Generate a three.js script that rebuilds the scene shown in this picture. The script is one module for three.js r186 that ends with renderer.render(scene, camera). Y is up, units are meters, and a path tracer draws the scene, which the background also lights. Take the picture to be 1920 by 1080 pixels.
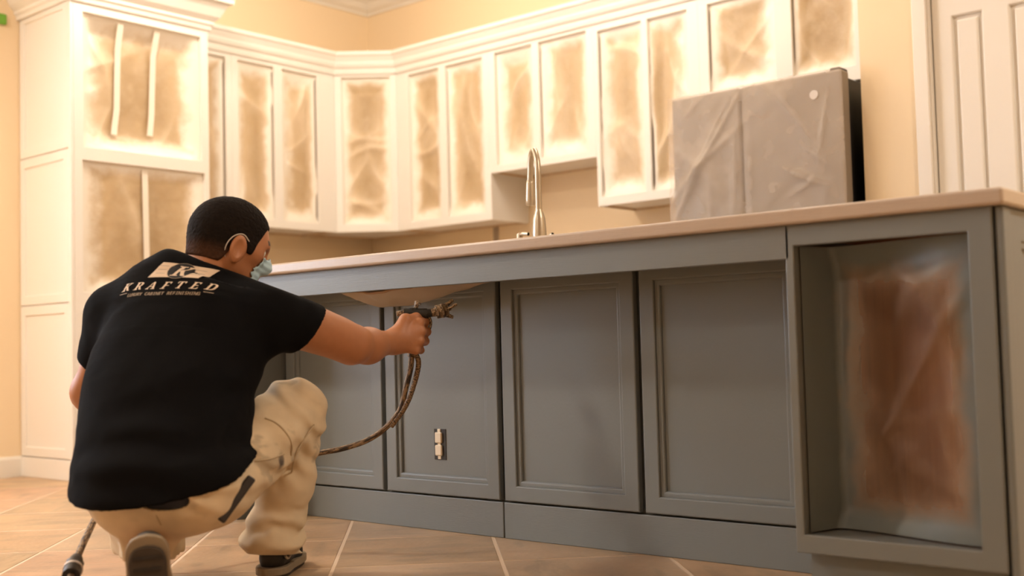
import * as THREE from 'three';
import { RoundedBoxGeometry } from 'three/addons/geometries/RoundedBoxGeometry.js';
import { mergeGeometries as mergeIndexed } from 'three/addons/utils/BufferGeometryUtils.js';
import { RectAreaLightUniformsLib } from 'three/addons/lights/RectAreaLightUniformsLib.js';
RectAreaLightUniformsLib.init();

// ---------- camera, sky, exposure ----------
const scene = new THREE.Scene();
const camera = new THREE.PerspectiveCamera(28.06, 16 / 9, 0.05, 60);
camera.position.set(0, 0.6007, 0);
camera.rotation.set(THREE.MathUtils.degToRad(2.9316), THREE.MathUtils.degToRad(40.4906), THREE.MathUtils.degToRad(-1.5056), 'YXZ');
camera.focus = 3.5;
camera.userData.fStop = 1.9;
scene.background = new THREE.Color(0.70, 0.82, 1.0);   // daylight outside the dining room window
scene.backgroundIntensity = 8.0;
const renderer = new THREE.WebGLRenderer({ antialias: true });
renderer.toneMapping = THREE.LinearToneMapping;
renderer.toneMappingExposure = 1.78;
renderer.shadowMap.enabled = true;

// ---------- lamps of the room: [x, z, size, intensity]; round drum lights over the kitchen (candela), recessed squares elsewhere (nits) ----------
const WARM = new THREE.Color(1.0, 0.87, 0.72);
const CEILING = 3.0;
const LAMPS = [
  [-4.75, -3.05, 0.36, 1.55], [-4.55, -4.25, 0.36, 0.85], [-3.3, -4.15, 0.36, 1.0], [-2.35, -3.75, 0.36, 1.1],
  [-4.7, -0.7, 0.3, 178], [-2.2, 1.4, 0.3, 76], [0.7, -2.9, 0.3, 140],
];

// ---------- helpers ----------
const mergeGeometries = (list) => mergeIndexed(list.map((g) => (g.index ? g.toNonIndexed() : g)));
const taken = new Map();
function numbered(n) { const k = taken.get(n) ?? 0; taken.set(n, k + 1); return k ? n + '_' + String(k).padStart(3, '0') : n; }
function tag(o, label, category, group) { o.userData.label = label; o.userData.category = category; if (group) o.userData.group = group; return o; }
function part(name, geo, mat, parent) {
  const m = new THREE.Mesh(geo, mat); m.name = numbered(name); m.castShadow = m.receiveShadow = true; parent.add(m); return m;
}
function thing(name, label, category, pos = [0, 0, 0], turn = 0, group) {
  const o = new THREE.Group(); o.name = numbered(name); o.position.set(...pos); o.rotation.y = turn; scene.add(o); return tag(o, label, category, group);
}
function single(name, geo, mat, label, category, group) { return tag(part(name, geo, mat, scene), label, category, group); }
function struct(name, geo, mat, parent = scene) { const m = part(name, geo, mat, parent); if (parent === scene) m.userData.kind = 'structure'; return m; }
const box = (x0, x1, y0, y1, z0, z1) => new THREE.BoxGeometry(x1 - x0, y1 - y0, z1 - z0).translate((x0 + x1) / 2, (y0 + y1) / 2, (z0 + z1) / 2);
const rbox = (x0, x1, y0, y1, z0, z1, r = 0.003, s = 2) => new RoundedBoxGeometry(x1 - x0, y1 - y0, z1 - z0, s, r).translate((x0 + x1) / 2, (y0 + y1) / 2, (z0 + z1) / 2);
const V = (a) => new THREE.Vector3(...a);
function tube(pts, r, seg = 40, rs = 10) { return new THREE.TubeGeometry(new THREE.CatmullRomCurve3(pts.map(V)), seg, r, rs, false); }
const clamp = (x, a = 0, b = 1) => Math.min(b, Math.max(a, x));
const sstep = (a, b, x) => { const t = clamp((x - a) / (b - a)); return t * t * (3 - 2 * t); };
const mix = (a, b, t) => a + (b - a) * t;
function rng(seed) { let s = seed >>> 0; return () => { s = (s + 0x6d2b79f5) | 0; let t = Math.imul(s ^ (s >>> 15), 1 | s); t = (t + Math.imul(t ^ (t >>> 7), 61 | t)) ^ t; return ((t ^ (t >>> 14)) >>> 0) / 4294967296; }; }
function hash3(x, y, z) { let h = Math.imul(x, 374761393) ^ Math.imul(y, 668265263) ^ Math.imul(z, 2147483647 ^ 0x5bd1e995); h = Math.imul(h ^ (h >>> 13), 1274126177); return ((h ^ (h >>> 16)) >>> 0) / 4294967296; }
function noise3(x, y, z) {
  const X = Math.floor(x), Y = Math.floor(y), Z = Math.floor(z); let u = x - X, v = y - Y, w = z - Z;
  u = u * u * (3 - 2 * u); v = v * v * (3 - 2 * v); w = w * w * (3 - 2 * w);
  const L = (a, b, t) => a + (b - a) * t;
  return L(L(L(hash3(X, Y, Z), hash3(X + 1, Y, Z), u), L(hash3(X, Y + 1, Z), hash3(X + 1, Y + 1, Z), u), v),
    L(L(hash3(X, Y, Z + 1), hash3(X + 1, Y, Z + 1), u), L(hash3(X, Y + 1, Z + 1), hash3(X + 1, Y + 1, Z + 1), u), v), w);
}
function fbm(x, y, z = 0, o = 4) { let s = 0, a = 0.5; for (let i = 0; i < o; i++) { s += a * noise3(x, y, z + i * 7.3); x *= 2.03; y *= 2.03; z *= 2.03; a *= 0.5; } return s / (1 - Math.pow(0.5, o)); }
// texture from a function (u, v in 0..1) -> [r, g, b, a] in 0..1 (sRGB when color)
function tex(w, h, fn, color = true, repeat) {
  const d = new Uint8Array(w * h * 4);
  for (let j = 0; j < h; j++) for (let i = 0; i < w; i++) {
    const c = fn((i + 0.5) / w, (j + 0.5) / h, i, j);
    for (let k = 0; k < 4; k++) d[(j * w + i) * 4 + k] = Math.round(clamp(c[k] ?? 1) * 255);
  }
  const t = new THREE.DataTexture(d, w, h); t.magFilter = THREE.LinearFilter; t.minFilter = THREE.LinearFilter;
  if (color) t.colorSpace = THREE.SRGBColorSpace;
  if (repeat) { t.wrapS = t.wrapT = THREE.MirroredRepeatWrapping; t.repeat.set(...repeat); }
  t.needsUpdate = true; return t;
}
const grey = (f) => (u, v, i, j) => { const g = f(u, v, i, j); return [g, g, g, 1]; };
const std = (o) => new THREE.MeshStandardMaterial(o);
const lin = (r, g, b) => new THREE.Color().setRGB(r, g, b);

// ---------- materials ----------
const orangePeel = tex(256, 256, grey((u, v) => fbm(u * 40, v * 40)), false, [1, 1]);
const sprayGrain = tex(256, 256, grey((u, v) => fbm(u * 90, v * 90)), false, [1, 1]);
const M = {
  wall: std({ color: lin(0.87, 0.695, 0.465), roughness: 0.85, bumpMap: orangePeel, bumpScale: 0.0006 }),
  ceiling: std({ color: lin(0.82, 0.76, 0.68), roughness: 0.9, bumpMap: orangePeel, bumpScale: 0.001 }),
  white: std({ color: lin(0.84, 0.80, 0.74), roughness: 0.5, bumpMap: sprayGrain, bumpScale: 0.0002 }),
  trim: std({ color: lin(0.84, 0.79, 0.71), roughness: 0.45 }),
  teal: std({ color: lin(0.182, 0.200, 0.203), roughness: 0.42, bumpMap: sprayGrain, bumpScale: 0.0003 }),
  maple: std({ color: lin(0.78, 0.55, 0.31), roughness: 0.6, map: tex(128, 256, (u, v) => { const g = 0.9 + 0.1 * fbm(u * 26, v * 2.2) - 0.05 * noise3(u * 90, v * 5, 3); return [g, g * 0.99, g * 0.97, 1]; }) }),
  cherry: std({ color: lin(0.38, 0.15, 0.055), roughness: 0.55, map: tex(128, 256, (u, v) => { const g = 0.84 + 0.22 * fbm(u * 22, v * 2) - 0.08 * noise3(u * 80, v * 4, 5); return [g, g * 0.97, g * 0.93, 1]; }) }),
  counter: std({ color: lin(0.56, 0.45, 0.35), roughness: 0.3, map: tex(256, 256, (u, v) => { const g = 0.9 + 0.1 * fbm(u * 60, v * 60) + (noise3(u * 150, v * 150, 2) > 0.83 ? -0.06 : 0); return [g, g, g, 1]; }, true, [1.5, 1.5]) }),
  grout: std({ color: lin(0.66, 0.50, 0.35), roughness: 0.95 }),
  steelGrey: std({ color: lin(0.27, 0.23, 0.19), roughness: 0.42, metalness: 0.35 }),
  blackPlastic: std({ color: lin(0.012, 0.012, 0.012), roughness: 0.45 }),
  nickel: std({ color: lin(0.50, 0.44, 0.34), roughness: 0.36, metalness: 0.95 }),
  badge: std({ color: lin(0.75, 0.72, 0.70), roughness: 0.3, metalness: 0.5 }),
  ivory: std({ color: lin(0.78, 0.68, 0.52), roughness: 0.4 }),
  paper: std({ color: lin(0.42, 0.33, 0.24), roughness: 0.8, side: THREE.DoubleSide }),
  greenTape: std({ color: lin(0.16, 0.42, 0.04), roughness: 0.6 }),
  tape: std({ color: lin(0.84, 0.77, 0.66), roughness: 0.6, side: THREE.DoubleSide }),
  lampGlow: std({ color: lin(0.9, 0.9, 0.9), emissive: WARM, emissiveIntensity: 6 }),
};
M.carcass = [M.maple, M.maple, M.maple, M.maple, M.maple, M.maple];

// ---------- the room shell ----------
const XL = -5.86, ZB = -5.39, XR = 3.2, ZF = 3.4, T = 0.15;
{ // floor: grout bed with 45 degree tiles, each a part where the photograph shows them
  const floor = new THREE.Group(); floor.name = 'floor'; floor.userData.kind = 'structure'; scene.add(floor);
  part('grout_bed', box(XL - T, XR + T, -0.12, -0.001, ZB - T, ZF + T), M.grout, floor);
  const P = 0.4702, S = P - 0.008;
  const tileMats = [0, 1, 2, 3, 4].map((k) => std({
    color: lin(0.52 + 0.02 * (k % 3), 0.36 + 0.012 * (k % 2), 0.215 + 0.008 * (k % 4)), roughness: 0.42, bumpMap: orangePeel, bumpScale: 0.0008,
    map: tex(128, 128, (u, v) => { const a = fbm(u * 5 + k * 9, v * 5, k, 5), b = fbm(u * 14 + k * 5, v * 3.5, 8 + k, 4); const g = 0.84 + 0.2 * a - 0.07 * sstep(0.52, 0.72, b); return [g, g * (0.96 + 0.05 * b), g * (0.92 + 0.08 * b), 1]; }) }));
  const sh = new THREE.Shape([[-S / 2, -S / 2], [S / 2, -S / 2], [S / 2, S / 2], [-S / 2, S / 2]].map((p) => new THREE.Vector2(...p)));
  const tg = new THREE.ExtrudeGeometry(sh, { depth: 0.006, bevelEnabled: true, bevelThickness: 0.002, bevelSize: 0.002, bevelOffset: -0.002, bevelSegments: 1 });
  tg.rotateX(-Math.PI / 2).translate(0, -0.008, 0);
  const uv = tg.attributes.uv; for (let i = 0; i < uv.count; i++) uv.setXY(i, uv.getX(i) / S + 0.5, uv.getY(i) / S + 0.5);
  const r = rng(5), far = [];
  for (let a = -24; a < 24; a++) for (let b = -24; b < 24; b++) {
    const q = 0.37 + 0.665 * (a + 0.5), s = -5.30 + 0.665 * (b + 0.5), x = (s - q) / 2, z = (s + q) / 2;   // q = z - x, s = x + z
    if (x < XL - 0.2 || x > XR + 0.2 || z < ZB - 0.2 || z > ZF + 0.2) continue;
    const turn = Math.PI / 4 + Math.floor(r() * 4) * Math.PI / 2, m = tileMats[Math.floor(r() * 5)];
    const seen = x < -0.9 && z > -4.2 && z < -0.7 && !(x > -3.8 && z < -3.1) && x - z > -4.9;
    if (seen) { const t = part('tile', tg, m, floor); t.position.set(x, 0, z); t.rotation.y = turn; }
    else far.push(tg.clone().rotateY(turn).translate(x, 0, z));
  }
  const rest = part('floor_tiles', mergeGeometries(far), tileMats[0], floor); rest.userData.kind = 'stuff';
}
struct('ceiling', box(XL - T, XR + T, CEILING, CEILING + T, ZB - T, ZF + T), M.ceiling);
struct('wall_back', box(XL - T, -1.80, 0, CEILING, ZB - T, ZB), M.wall);
{ // left wall with the dining room window opening
  const z0 = -1.5, z1 = 0.3, y0 = 0.9, y1 = 2.3, X0 = XL - T;
  struct('wall_left', mergeGeometries([box(X0, XL, 0, CEILING, ZB, z0), box(X0, XL, 0, CEILING, z1, ZF), box(X0, XL, 0, y0, z0, z1), box(X0, XL, y1, CEILING, z0, z1)]), M.wall);
  const w = new THREE.Group(); w.name = 'window_1'; w.userData.kind = 'structure'; scene.add(w);
  part('window_frame', mergeGeometries([box(X0 + 0.03, X0 + 0.08, y0, y1, z0, z0 + 0.05), box(X0 + 0.03, X0 + 0.08, y0, y1, z1 - 0.05, z1), box(X0 + 0.03, X0 + 0.08, y0, y0 + 0.05, z0, z1), box(X0 + 0.03, X0 + 0.08, y1 - 0.05, y1, z0, z1), box(X0 + 0.03, X0 + 0.08, y0, y1, -0.625, -0.575)]), M.trim, w);
  part('pane', box(X0 + 0.05, X0 + 0.055, y0 + 0.05, y1 - 0.05, z0 + 0.05, z1 - 0.05), new THREE.MeshPhysicalMaterial({ color: 0xffffff, transmission: 1, roughness: 0, thickness: 0 }), w);
  part('window_sill', box(XL - 0.04, XL + 0.03, y0 - 0.03, y0, z0 - 0.03, z1 + 0.03), M.trim, w);
}
// pantry block on the right: its front face at z = -4.55, left face beside the fridge
const ZP = -4.55, XP = -1.955, DX0 = -1.665, DX1 = -1.165, DH = 2.42;
struct('wall_pantry', mergeGeometries([box(XP, DX0 - 0.012, 0, CEILING, ZP - 0.12, ZP), box(DX1 + 0.012, XR + T, 0, CEILING, ZP - 0.12, ZP), box(DX0 - 0.012, DX1 + 0.012, DH, CEILING, ZP - 0.12, ZP), box(XP, XP + 0.1, 0, CEILING, ZB, ZP - 0.12)]), M.wall);
struct('wall_right', box(XR, XR + T, 0, CEILING, ZP, ZF), M.wall);
struct('wall_front', box(XL - T, XR + T, 0, CEILING, ZF, ZF + T), M.wall);
// mitred sweep of a profile [[out, y], ...] along a plan path [[x, z], ...]; out points to the right of travel
function sweep(path, profile) {
  const n = path.length, k = profile.length, pos = [], idx = [];
  const nor = path.map((p, i) => {
    const d = (a, b) => { const v = new THREE.Vector2(b[0] - a[0], b[1] - a[1]).normalize(); return new THREE.Vector2(-v.y, v.x); };
    const a = i ? d(path[i - 1], p) : null, b = i < n - 1 ? d(p, path[i + 1]) : null;
    if (!a) return b; if (!b) return a;
    const m = a.clone().add(b).normalize(); return m.multiplyScalar(1 / m.dot(a));
  });
  for (let i = 0; i < n - 1; i++) for (let j = 0; j < k; j++) {
    const q = (I, J) => { const p = profile[J % k]; return [path[I][0] + nor[I].x * p[0], p[1], path[I][1] + nor[I].y * p[0]]; };
    const o = pos.length / 3; pos.push(...q(i, j), ...q(i + 1, j), ...q(i + 1, j + 1), ...q(i, j + 1));
    idx.push(o, o + 1, o + 2, o, o + 2, o + 3);
  }
  const g = new THREE.BufferGeometry(); g.setAttribute('position', new THREE.Float32BufferAttribute(pos, 3)); g.setIndex(idx);
  g.setAttribute('uv', new THREE.Float32BufferAttribute(new Float32Array(pos.length / 3 * 2), 2)); g.computeVertexNormals(); return g;
}
struct('trim_1', sweep([[XL, ZF], [XL, ZB], [XP, ZB], [XP, ZP], [XR, ZP]], [[0, 2.915], [0.012, 2.915], [0.016, 2.93], [0.045, 2.95], [0.07, 2.985], [0.085, 2.99], [0.085, 3], [0, 3]]), M.trim);
struct('baseboard_left', sweep([[XL, ZF], [XL, -2.92]], [[0, 0], [0.014, 0], [0.014, 0.09], [0.009, 0.105], [0, 0.105]]), M.trim);
struct('baseboard_pantry', sweep([[DX1 + 0.06, ZP], [XR, ZP]], [[0, 0], [0.014, 0], [0.014, 0.09], [0.009, 0.105], [0, 0.105]]), M.trim);
struct('trim_2', mergeGeometries([rbox(DX0 - 0.062, DX0 - 0.004, 0, DH + 0.06, ZP, ZP + 0.016, 0.005), rbox(DX1 + 0.004, DX1 + 0.062, 0, DH + 0.06, ZP, ZP + 0.016, 0.005), rbox(DX0 - 0.062, DX1 + 0.062, DH + 0.004, DH + 0.062, ZP, ZP + 0.018, 0.005), box(DX0 - 0.012, DX0, 0, DH, ZP - 0.12, ZP), box(DX1, DX1 + 0.012, 0, DH, ZP - 0.12, ZP), box(DX0 - 0.001, DX0 + 0.02, 0, DH, ZP - 0.12, ZP - 0.067), box(DX1 - 0.02, DX1 + 0.001, 0, DH, ZP - 0.12, ZP - 0.067), box(DX0, DX1, DH - 0.02, DH + 0.001, ZP - 0.12, ZP - 0.067)]), M.trim);

// flat board with rectangular holes, front face at z = 0, thickness t behind it
function board(x0, x1, y0, y1, holes, t, bevel = 0.003, seg = 2) {
  const s = new THREE.Shape([[x0, y0], [x1, y0], [x1, y1], [x0, y1]].map((p) => new THREE.Vector2(...p)));
  for (const [a, b, c, d] of holes) s.holes.push(new THREE.Path([[a, c], [a, d], [b, d], [b, c]].map((p) => new THREE.Vector2(...p))));
  const g = new THREE.ExtrudeGeometry(s, { depth: t - bevel, bevelEnabled: true, bevelThickness: bevel, bevelSize: bevel, bevelOffset: -bevel, bevelSegments: seg });
  return g.translate(0, 0, -(t - bevel) - bevel);
}
{ // six panel pantry door
  const d = new THREE.Group(); d.name = 'door_1'; d.userData.kind = 'structure'; d.position.set(0, 0, ZP - 0.028); scene.add(d);
  const cols = [[-1.581, -1.468], [-1.362, -1.249]], rows = [[0.22, 0.86], [1.0, 1.862], [1.99, 2.29]], holes = [];
  for (const [a, b] of cols) for (const [c, e] of rows) holes.push([a, b, c, e]);
  part('door_slab', board(DX0 + 0.003, DX1 - 0.003, 0.01, DH - 0.004, holes, 0.036, 0.008, 3), M.trim, d);
  part('door_core', box(DX0 + 0.003, DX1 - 0.003, 0.01, DH - 0.004, -0.03, -0.018), M.trim, d);
  for (const [a, b, c, e] of holes) part('door_panel', board(a + 0.016, b - 0.016, c + 0.016, e - 0.016, [], 0.016, 0.008, 3).translate(0, 0, -0.004), M.trim, d);
}
// recessed ceiling lights
for (const [x, z, s, power] of LAMPS) {
  const where = ({ '-4.75': 'above the kitchen beside the tall cabinet', '-4.55': 'above the corner cabinet', '-3.3': 'above the cabinets over the sink', '-2.35': 'above the refrigerator aisle', '-4.7': 'near the dining window', '0.7': 'over the right end of the kitchen aisle', '-2.2': 'above the open floor behind the camera' })[String(x)];
  if (power < 10) {
    const t = thing('ceiling_light', 'round white drum ceiling light ' + where, 'ceiling light', [x, CEILING, z]);
    part('canopy', new THREE.CylinderGeometry(s / 2 + 0.01, s / 2 + 0.01, 0.02, 40).translate(0, -0.012, 0), M.trim, t);
    part('drum_shade', new THREE.LatheGeometry([[0, -0.1], [s / 2 - 0.03, -0.098], [s / 2 - 0.005, -0.085], [s / 2, -0.06], [s / 2, -0.022]].map((p) => new THREE.Vector2(...p)), 48), M.lampGlow, t);
    const l = new THREE.PointLight(WARM, power); l.position.set(0, -0.06, 0); l.castShadow = true; l.shadow.radius = 5; t.add(l);
    continue;
  }
  const t = thing('ceiling_light', 'square recessed warm ceiling light ' + where, 'ceiling light', [x, CEILING, z]);
  part('trim_ring', board(-s / 2 - 0.03, s / 2 + 0.03, -s / 2 - 0.03, s / 2 + 0.03, [[-s / 2, s / 2, -s / 2, s / 2]], 0.012).rotateX(Math.PI / 2).translate(0, -0.012, 0), M.trim, t);
  part('diffuser', box(-s / 2, s / 2, -0.006, -0.001, -s / 2, s / 2), M.lampGlow, t);
  const l = new THREE.RectAreaLight(WARM, power, s, s); l.position.set(0, -0.016, 0); l.rotation.x = -Math.PI / 2; t.add(l);
}

// ---------- masking film ----------
const filmMats = [];
// plastic film over an opening w x h; local origin at its lower left corner, front towards +z. o: seed, sag, gap, spray widths, haze
function filmMesh(w, h, o) {
  const nx = Math.max(16, Math.round(w / 0.012)), ny = Math.max(20, Math.round(h / 0.014)), g = new THREE.PlaneGeometry(w, h, nx, ny).translate(w / 2, h / 2, 0), p = g.attributes.position, r = rng(o.seed);
  const folds = [...(o.extra ?? [])]; for (let i = 0; i < (o.folds ?? 6); i++) folds.push({ x: r() * w, y: r() * h, a: (o.tilt ?? 0.9) + (r() - 0.5) * 1.3, s: r() < 0.5 ? 1 : -1, k: 0.012 + 0.034 * r(), b: (r() - 0.5) * 5 * (o.bend ?? 1), l: 0.09 + 0.22 * r(), amp: 1.35 * (o.amp ?? 0.009) * (0.5 + r()) });
  const fold = (x, y) => { let z = 0; for (const f of folds) { const dx = x - f.x, dy = y - f.y, c = Math.cos(f.a), s = Math.sin(f.a), u = dx * c * f.s + dy * s, v = -dx * s * f.s + dy * c; z += f.amp * Math.exp(-Math.abs(v + (f.b ?? 0) * u * u) / f.k) * Math.exp(-u * u / (f.l * f.l)); } return z; };
  const sag = o.sag ?? 0.03;
  for (let i = 0; i < p.count; i++) {
    let x = p.getX(i), y = p.getY(i);
    const ex = Math.min(x, w - x), ey = Math.min(y, h - y), e = sstep(0, Math.min(0.09, w * 0.3), ex) * sstep(0, 0.1, ey);
    let z = o.profile ? o.profile(x, y) : -sag * e;
    z += e * (fold(x, y) + 0.012 * (fbm(x * 9 + o.seed, y * 6, 1) - 0.5)) + 0.004 * (fbm(x * 30, y * 30, o.seed) - 0.5) * sstep(0, 0.02, Math.min(ex, ey));
    if (o.gap) { const t = o.gap < 0 ? 1 - x / w : x / w; x -= Math.sign(o.gap) * Math.abs(o.gap) * sstep(0.6, 1, t) * sstep(0.25, 0.5, fbm(y * 4, o.seed * 3.1)) * sstep(0, 0.05, ey); }
    p.setXYZ(i, x, y, z);
  }
  g.computeVertexNormals();
  const W = 96, H = clamp(Math.round(96 * h / w), 64, 320), [sl, sr, sb, st] = o.spray, rr = rng(o.seed + 77), paint = o.paint ?? [0.96, 0.93, 0.88];
  const t = tex(W, H, (u, v) => {
    const x = u * w, y = v * h, n = (fbm(u * 5 * w / 0.3, v * 5 * h / 0.3, o.seed, 4) - 0.5);
    const d = Math.min(x / sl, (w - x) / sr, y / sb, (h - y) / st);
    const cov = sstep(1.25 + (o.soft ?? 0), 0.35, d + n * 0.8 + (rr() - 0.5) * 0.1);
    const c = clamp(fold(x, y) / (o.amp ?? 0.009) * 0.8), dust = clamp(0.34 * c + 0.5 * n + 0.08 * (noise3(u * 40, v * 60, 4) - 0.5) + (o.dust ?? 0.08));
    const mist = sstep(2.6, 0.7, d + n * 1.5) * (o.mist ?? 0.15), tint = o.film ?? [0.80, 0.685, 0.525], pale = o.pale ?? [0.93, 0.86, 0.76], k = [0, 1, 2].map((i) => mix(mix(tint[i], pale[i], clamp(dust + mist)), paint[i], cov));
    return [...k, mix(clamp((o.haze ?? 0.72) + 0.25 * dust + mist, 0.05, 0.95), 0.97, cov)];
  });
  return { g, m: new THREE.MeshStandardMaterial({ map: t, transparent: true, side: THREE.DoubleSide, roughness: o.rough ?? 0.38 }) };
}
function film(w, h, o, label, group, pos, turn) {
  const { g, m } = filmMesh(w, h, o), s = single('masking_film', g, m, label, 'plastic sheet', group);
  s.position.set(...pos); s.rotation.y = turn; return s;
}

// ---------- upper cabinets ----------
const WHITE6 = (i) => [0, 1, 2, 3, 4, 5].map((k) => (i.includes(k) ? M.maple : M.white));   // faces +x -x +y -y +z -z; listed ones are bare wood
// open box with a face frame; local x to the right, front at z = 0
function cabinet(name, label, pos, turn, w, y0, y1, depth, holes, group) {
  const t = thing(name, label, 'cabinet', pos, turn, group), D = -depth, s = 0.018;
  part('side_panel', box(0, s, y0, y1, D, -0.019), WHITE6([0]), t);
  part('side_panel', box(w - s, w, y0, y1, D, -0.019), WHITE6([1]), t);
  part('bottom_panel', box(s, w - s, y0 + 0.012, y0 + 0.012 + s, D, -0.019), WHITE6([2]), t);
  part('top_panel', box(s, w - s, y1 - 0.06, y1 - 0.06 + s, D, -0.019), WHITE6([3]), t);
  part('back_panel', box(s, w - s, y0, y1, D, D + 0.008), WHITE6([4]), t);
  part('face_frame', board(0, w, y0, y1, holes, 0.019, 0.002), M.white, t);
  return t;
}
const ZR = -5.05, XF = -5.53, YT = 2.43;
const R1 = [-5.236, -4.451], SK = [-4.451, -3.68], R2 = [-3.68, -3.02], FR = [-3.02, -1.957];
const gR = 'upper cabinets along the back wall', gF = 'plastic sheets masking the upper cabinets';
const spray = (k) => [0.075 * k, 0.07 * k, 0.085 * k, 0.075 * k];
function openings(unit, x0, y0, list) { return list.map(([a, b, c, d]) => [a - x0, b - x0, c, d]); }
function masked(unitPos, turn, holes, specs) {
  holes.forEach(([a, b, c, d], i) => {
    const o = specs[i], m = 0.006, off = new THREE.Vector3(a - m, c - m, -0.0205).applyAxisAngle(new THREE.Vector3(0, 1, 0), turn);
    film(b - a + 2 * m, d - c + 2 * m, o, o.label, gF, [unitPos[0] + off.x, unitPos[1] + off.y, unitPos[2] + off.z], turn);
  });
}
// left run, faces +x: local x runs towards -z
{
  const q = Math.PI / 2;
  let z = -3.712, h = [[0.05, 0.256, 1.40, 2.325]];
  cabinet('upper_cabinet', 'narrow white upper cabinet half hidden behind the tall oven cabinet', [XF, 0, z], q, 0.298, 1.35, YT, 0.33, h, 'upper cabinets on the left wall');
  masked([XF, 0, z], q, h, [{ seed: 11, spray: spray(0.8), gap: 0.012, label: 'sliver of sheeting at the edge of the tall oven cabinet, dark slit on its right' }]);
  z = -4.01; h = [[0.044, 0.307, 1.40, 2.325], [0.367, 0.642, 1.40, 2.325]];
  cabinet('upper_cabinet', 'white double upper cabinet on the left wall above the kneeling painter\'s head', [XF, 0, z], q, 0.78, 1.35, YT, 0.33, h, 'upper cabinets on the left wall');
  masked([XF, 0, z], q, h, [
    { seed: 23, spray: [0.08, 0.05, 0.06, 0.09], gap: 0.012, amp: 0.012, label: 'sheet on the left half of the left wall double cabinet, with a bright crease' },
    { seed: 31, spray: [0.11, 0.04, 0.09, 0.10], gap: 0.014, amp: 0.012, label: 'sheet on the right half of the left wall double cabinet, with steep folds' }]);
}
// diagonal corner cabinet
{
  const A = [XF, -4.79], B = [R1[0], ZR], w = Math.hypot(B[0] - A[0], B[1] - A[1]), turn = Math.atan2(-(B[1] - A[1]), B[0] - A[0]);
  const h = [[0.045, 0.352, 1.40, 2.335]], pos = [A[0], 0, A[1]];
  const t = thing('corner_cabinet', 'white diagonal upper cabinet across the room corner', 'cabinet', pos, turn);
  part('face_frame', board(0, w, 1.35, YT, h, 0.019, 0.002), M.white, t);
  const inner = (y, th, m) => { const s = new THREE.Shape([[0.002, 0.019], [w - 0.002, 0.019], [w + 0.2, 0.24], [w / 2, 0.55], [-0.2, 0.24]].map((p) => new THREE.Vector2(...p))); return new THREE.ExtrudeGeometry(s, { depth: th, bevelEnabled: false }).rotateX(-Math.PI / 2).translate(0, y, 0); };
  part('bottom_panel', inner(1.362, 0.018), M.white, t); part('top_panel', inner(2.37, 0.018), M.maple, t);
  const wall2 = (x0, z0, x1, z1) => { const L = Math.hypot(x1 - x0, z1 - z0); return box(0, L, 1.35, YT, -0.006, 0.006).rotateY(Math.atan2(-(z1 - z0), x1 - x0)).translate(x0, 0, z0); };
  part('back_panel', mergeGeometries([wall2(-0.2, -0.24, w / 2, -0.54), wall2(w / 2, -0.54, w + 0.2, -0.24)]), M.maple, t);
  part('side_panel', wall2(-0.002, -0.021, -0.2, -0.24), M.maple, t); part('side_panel', wall2(w + 0.002, -0.021, w + 0.2, -0.24), M.maple, t);
  masked(pos, turn, h, [{ seed: 47, spray: [0.06, 0.06, 0.07, 0.06], amp: 0.014, tilt: 0.5, folds: 9, label: 'widest wrinkled masking sheet, on the diagonal corner cabinet' }]);
}
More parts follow.
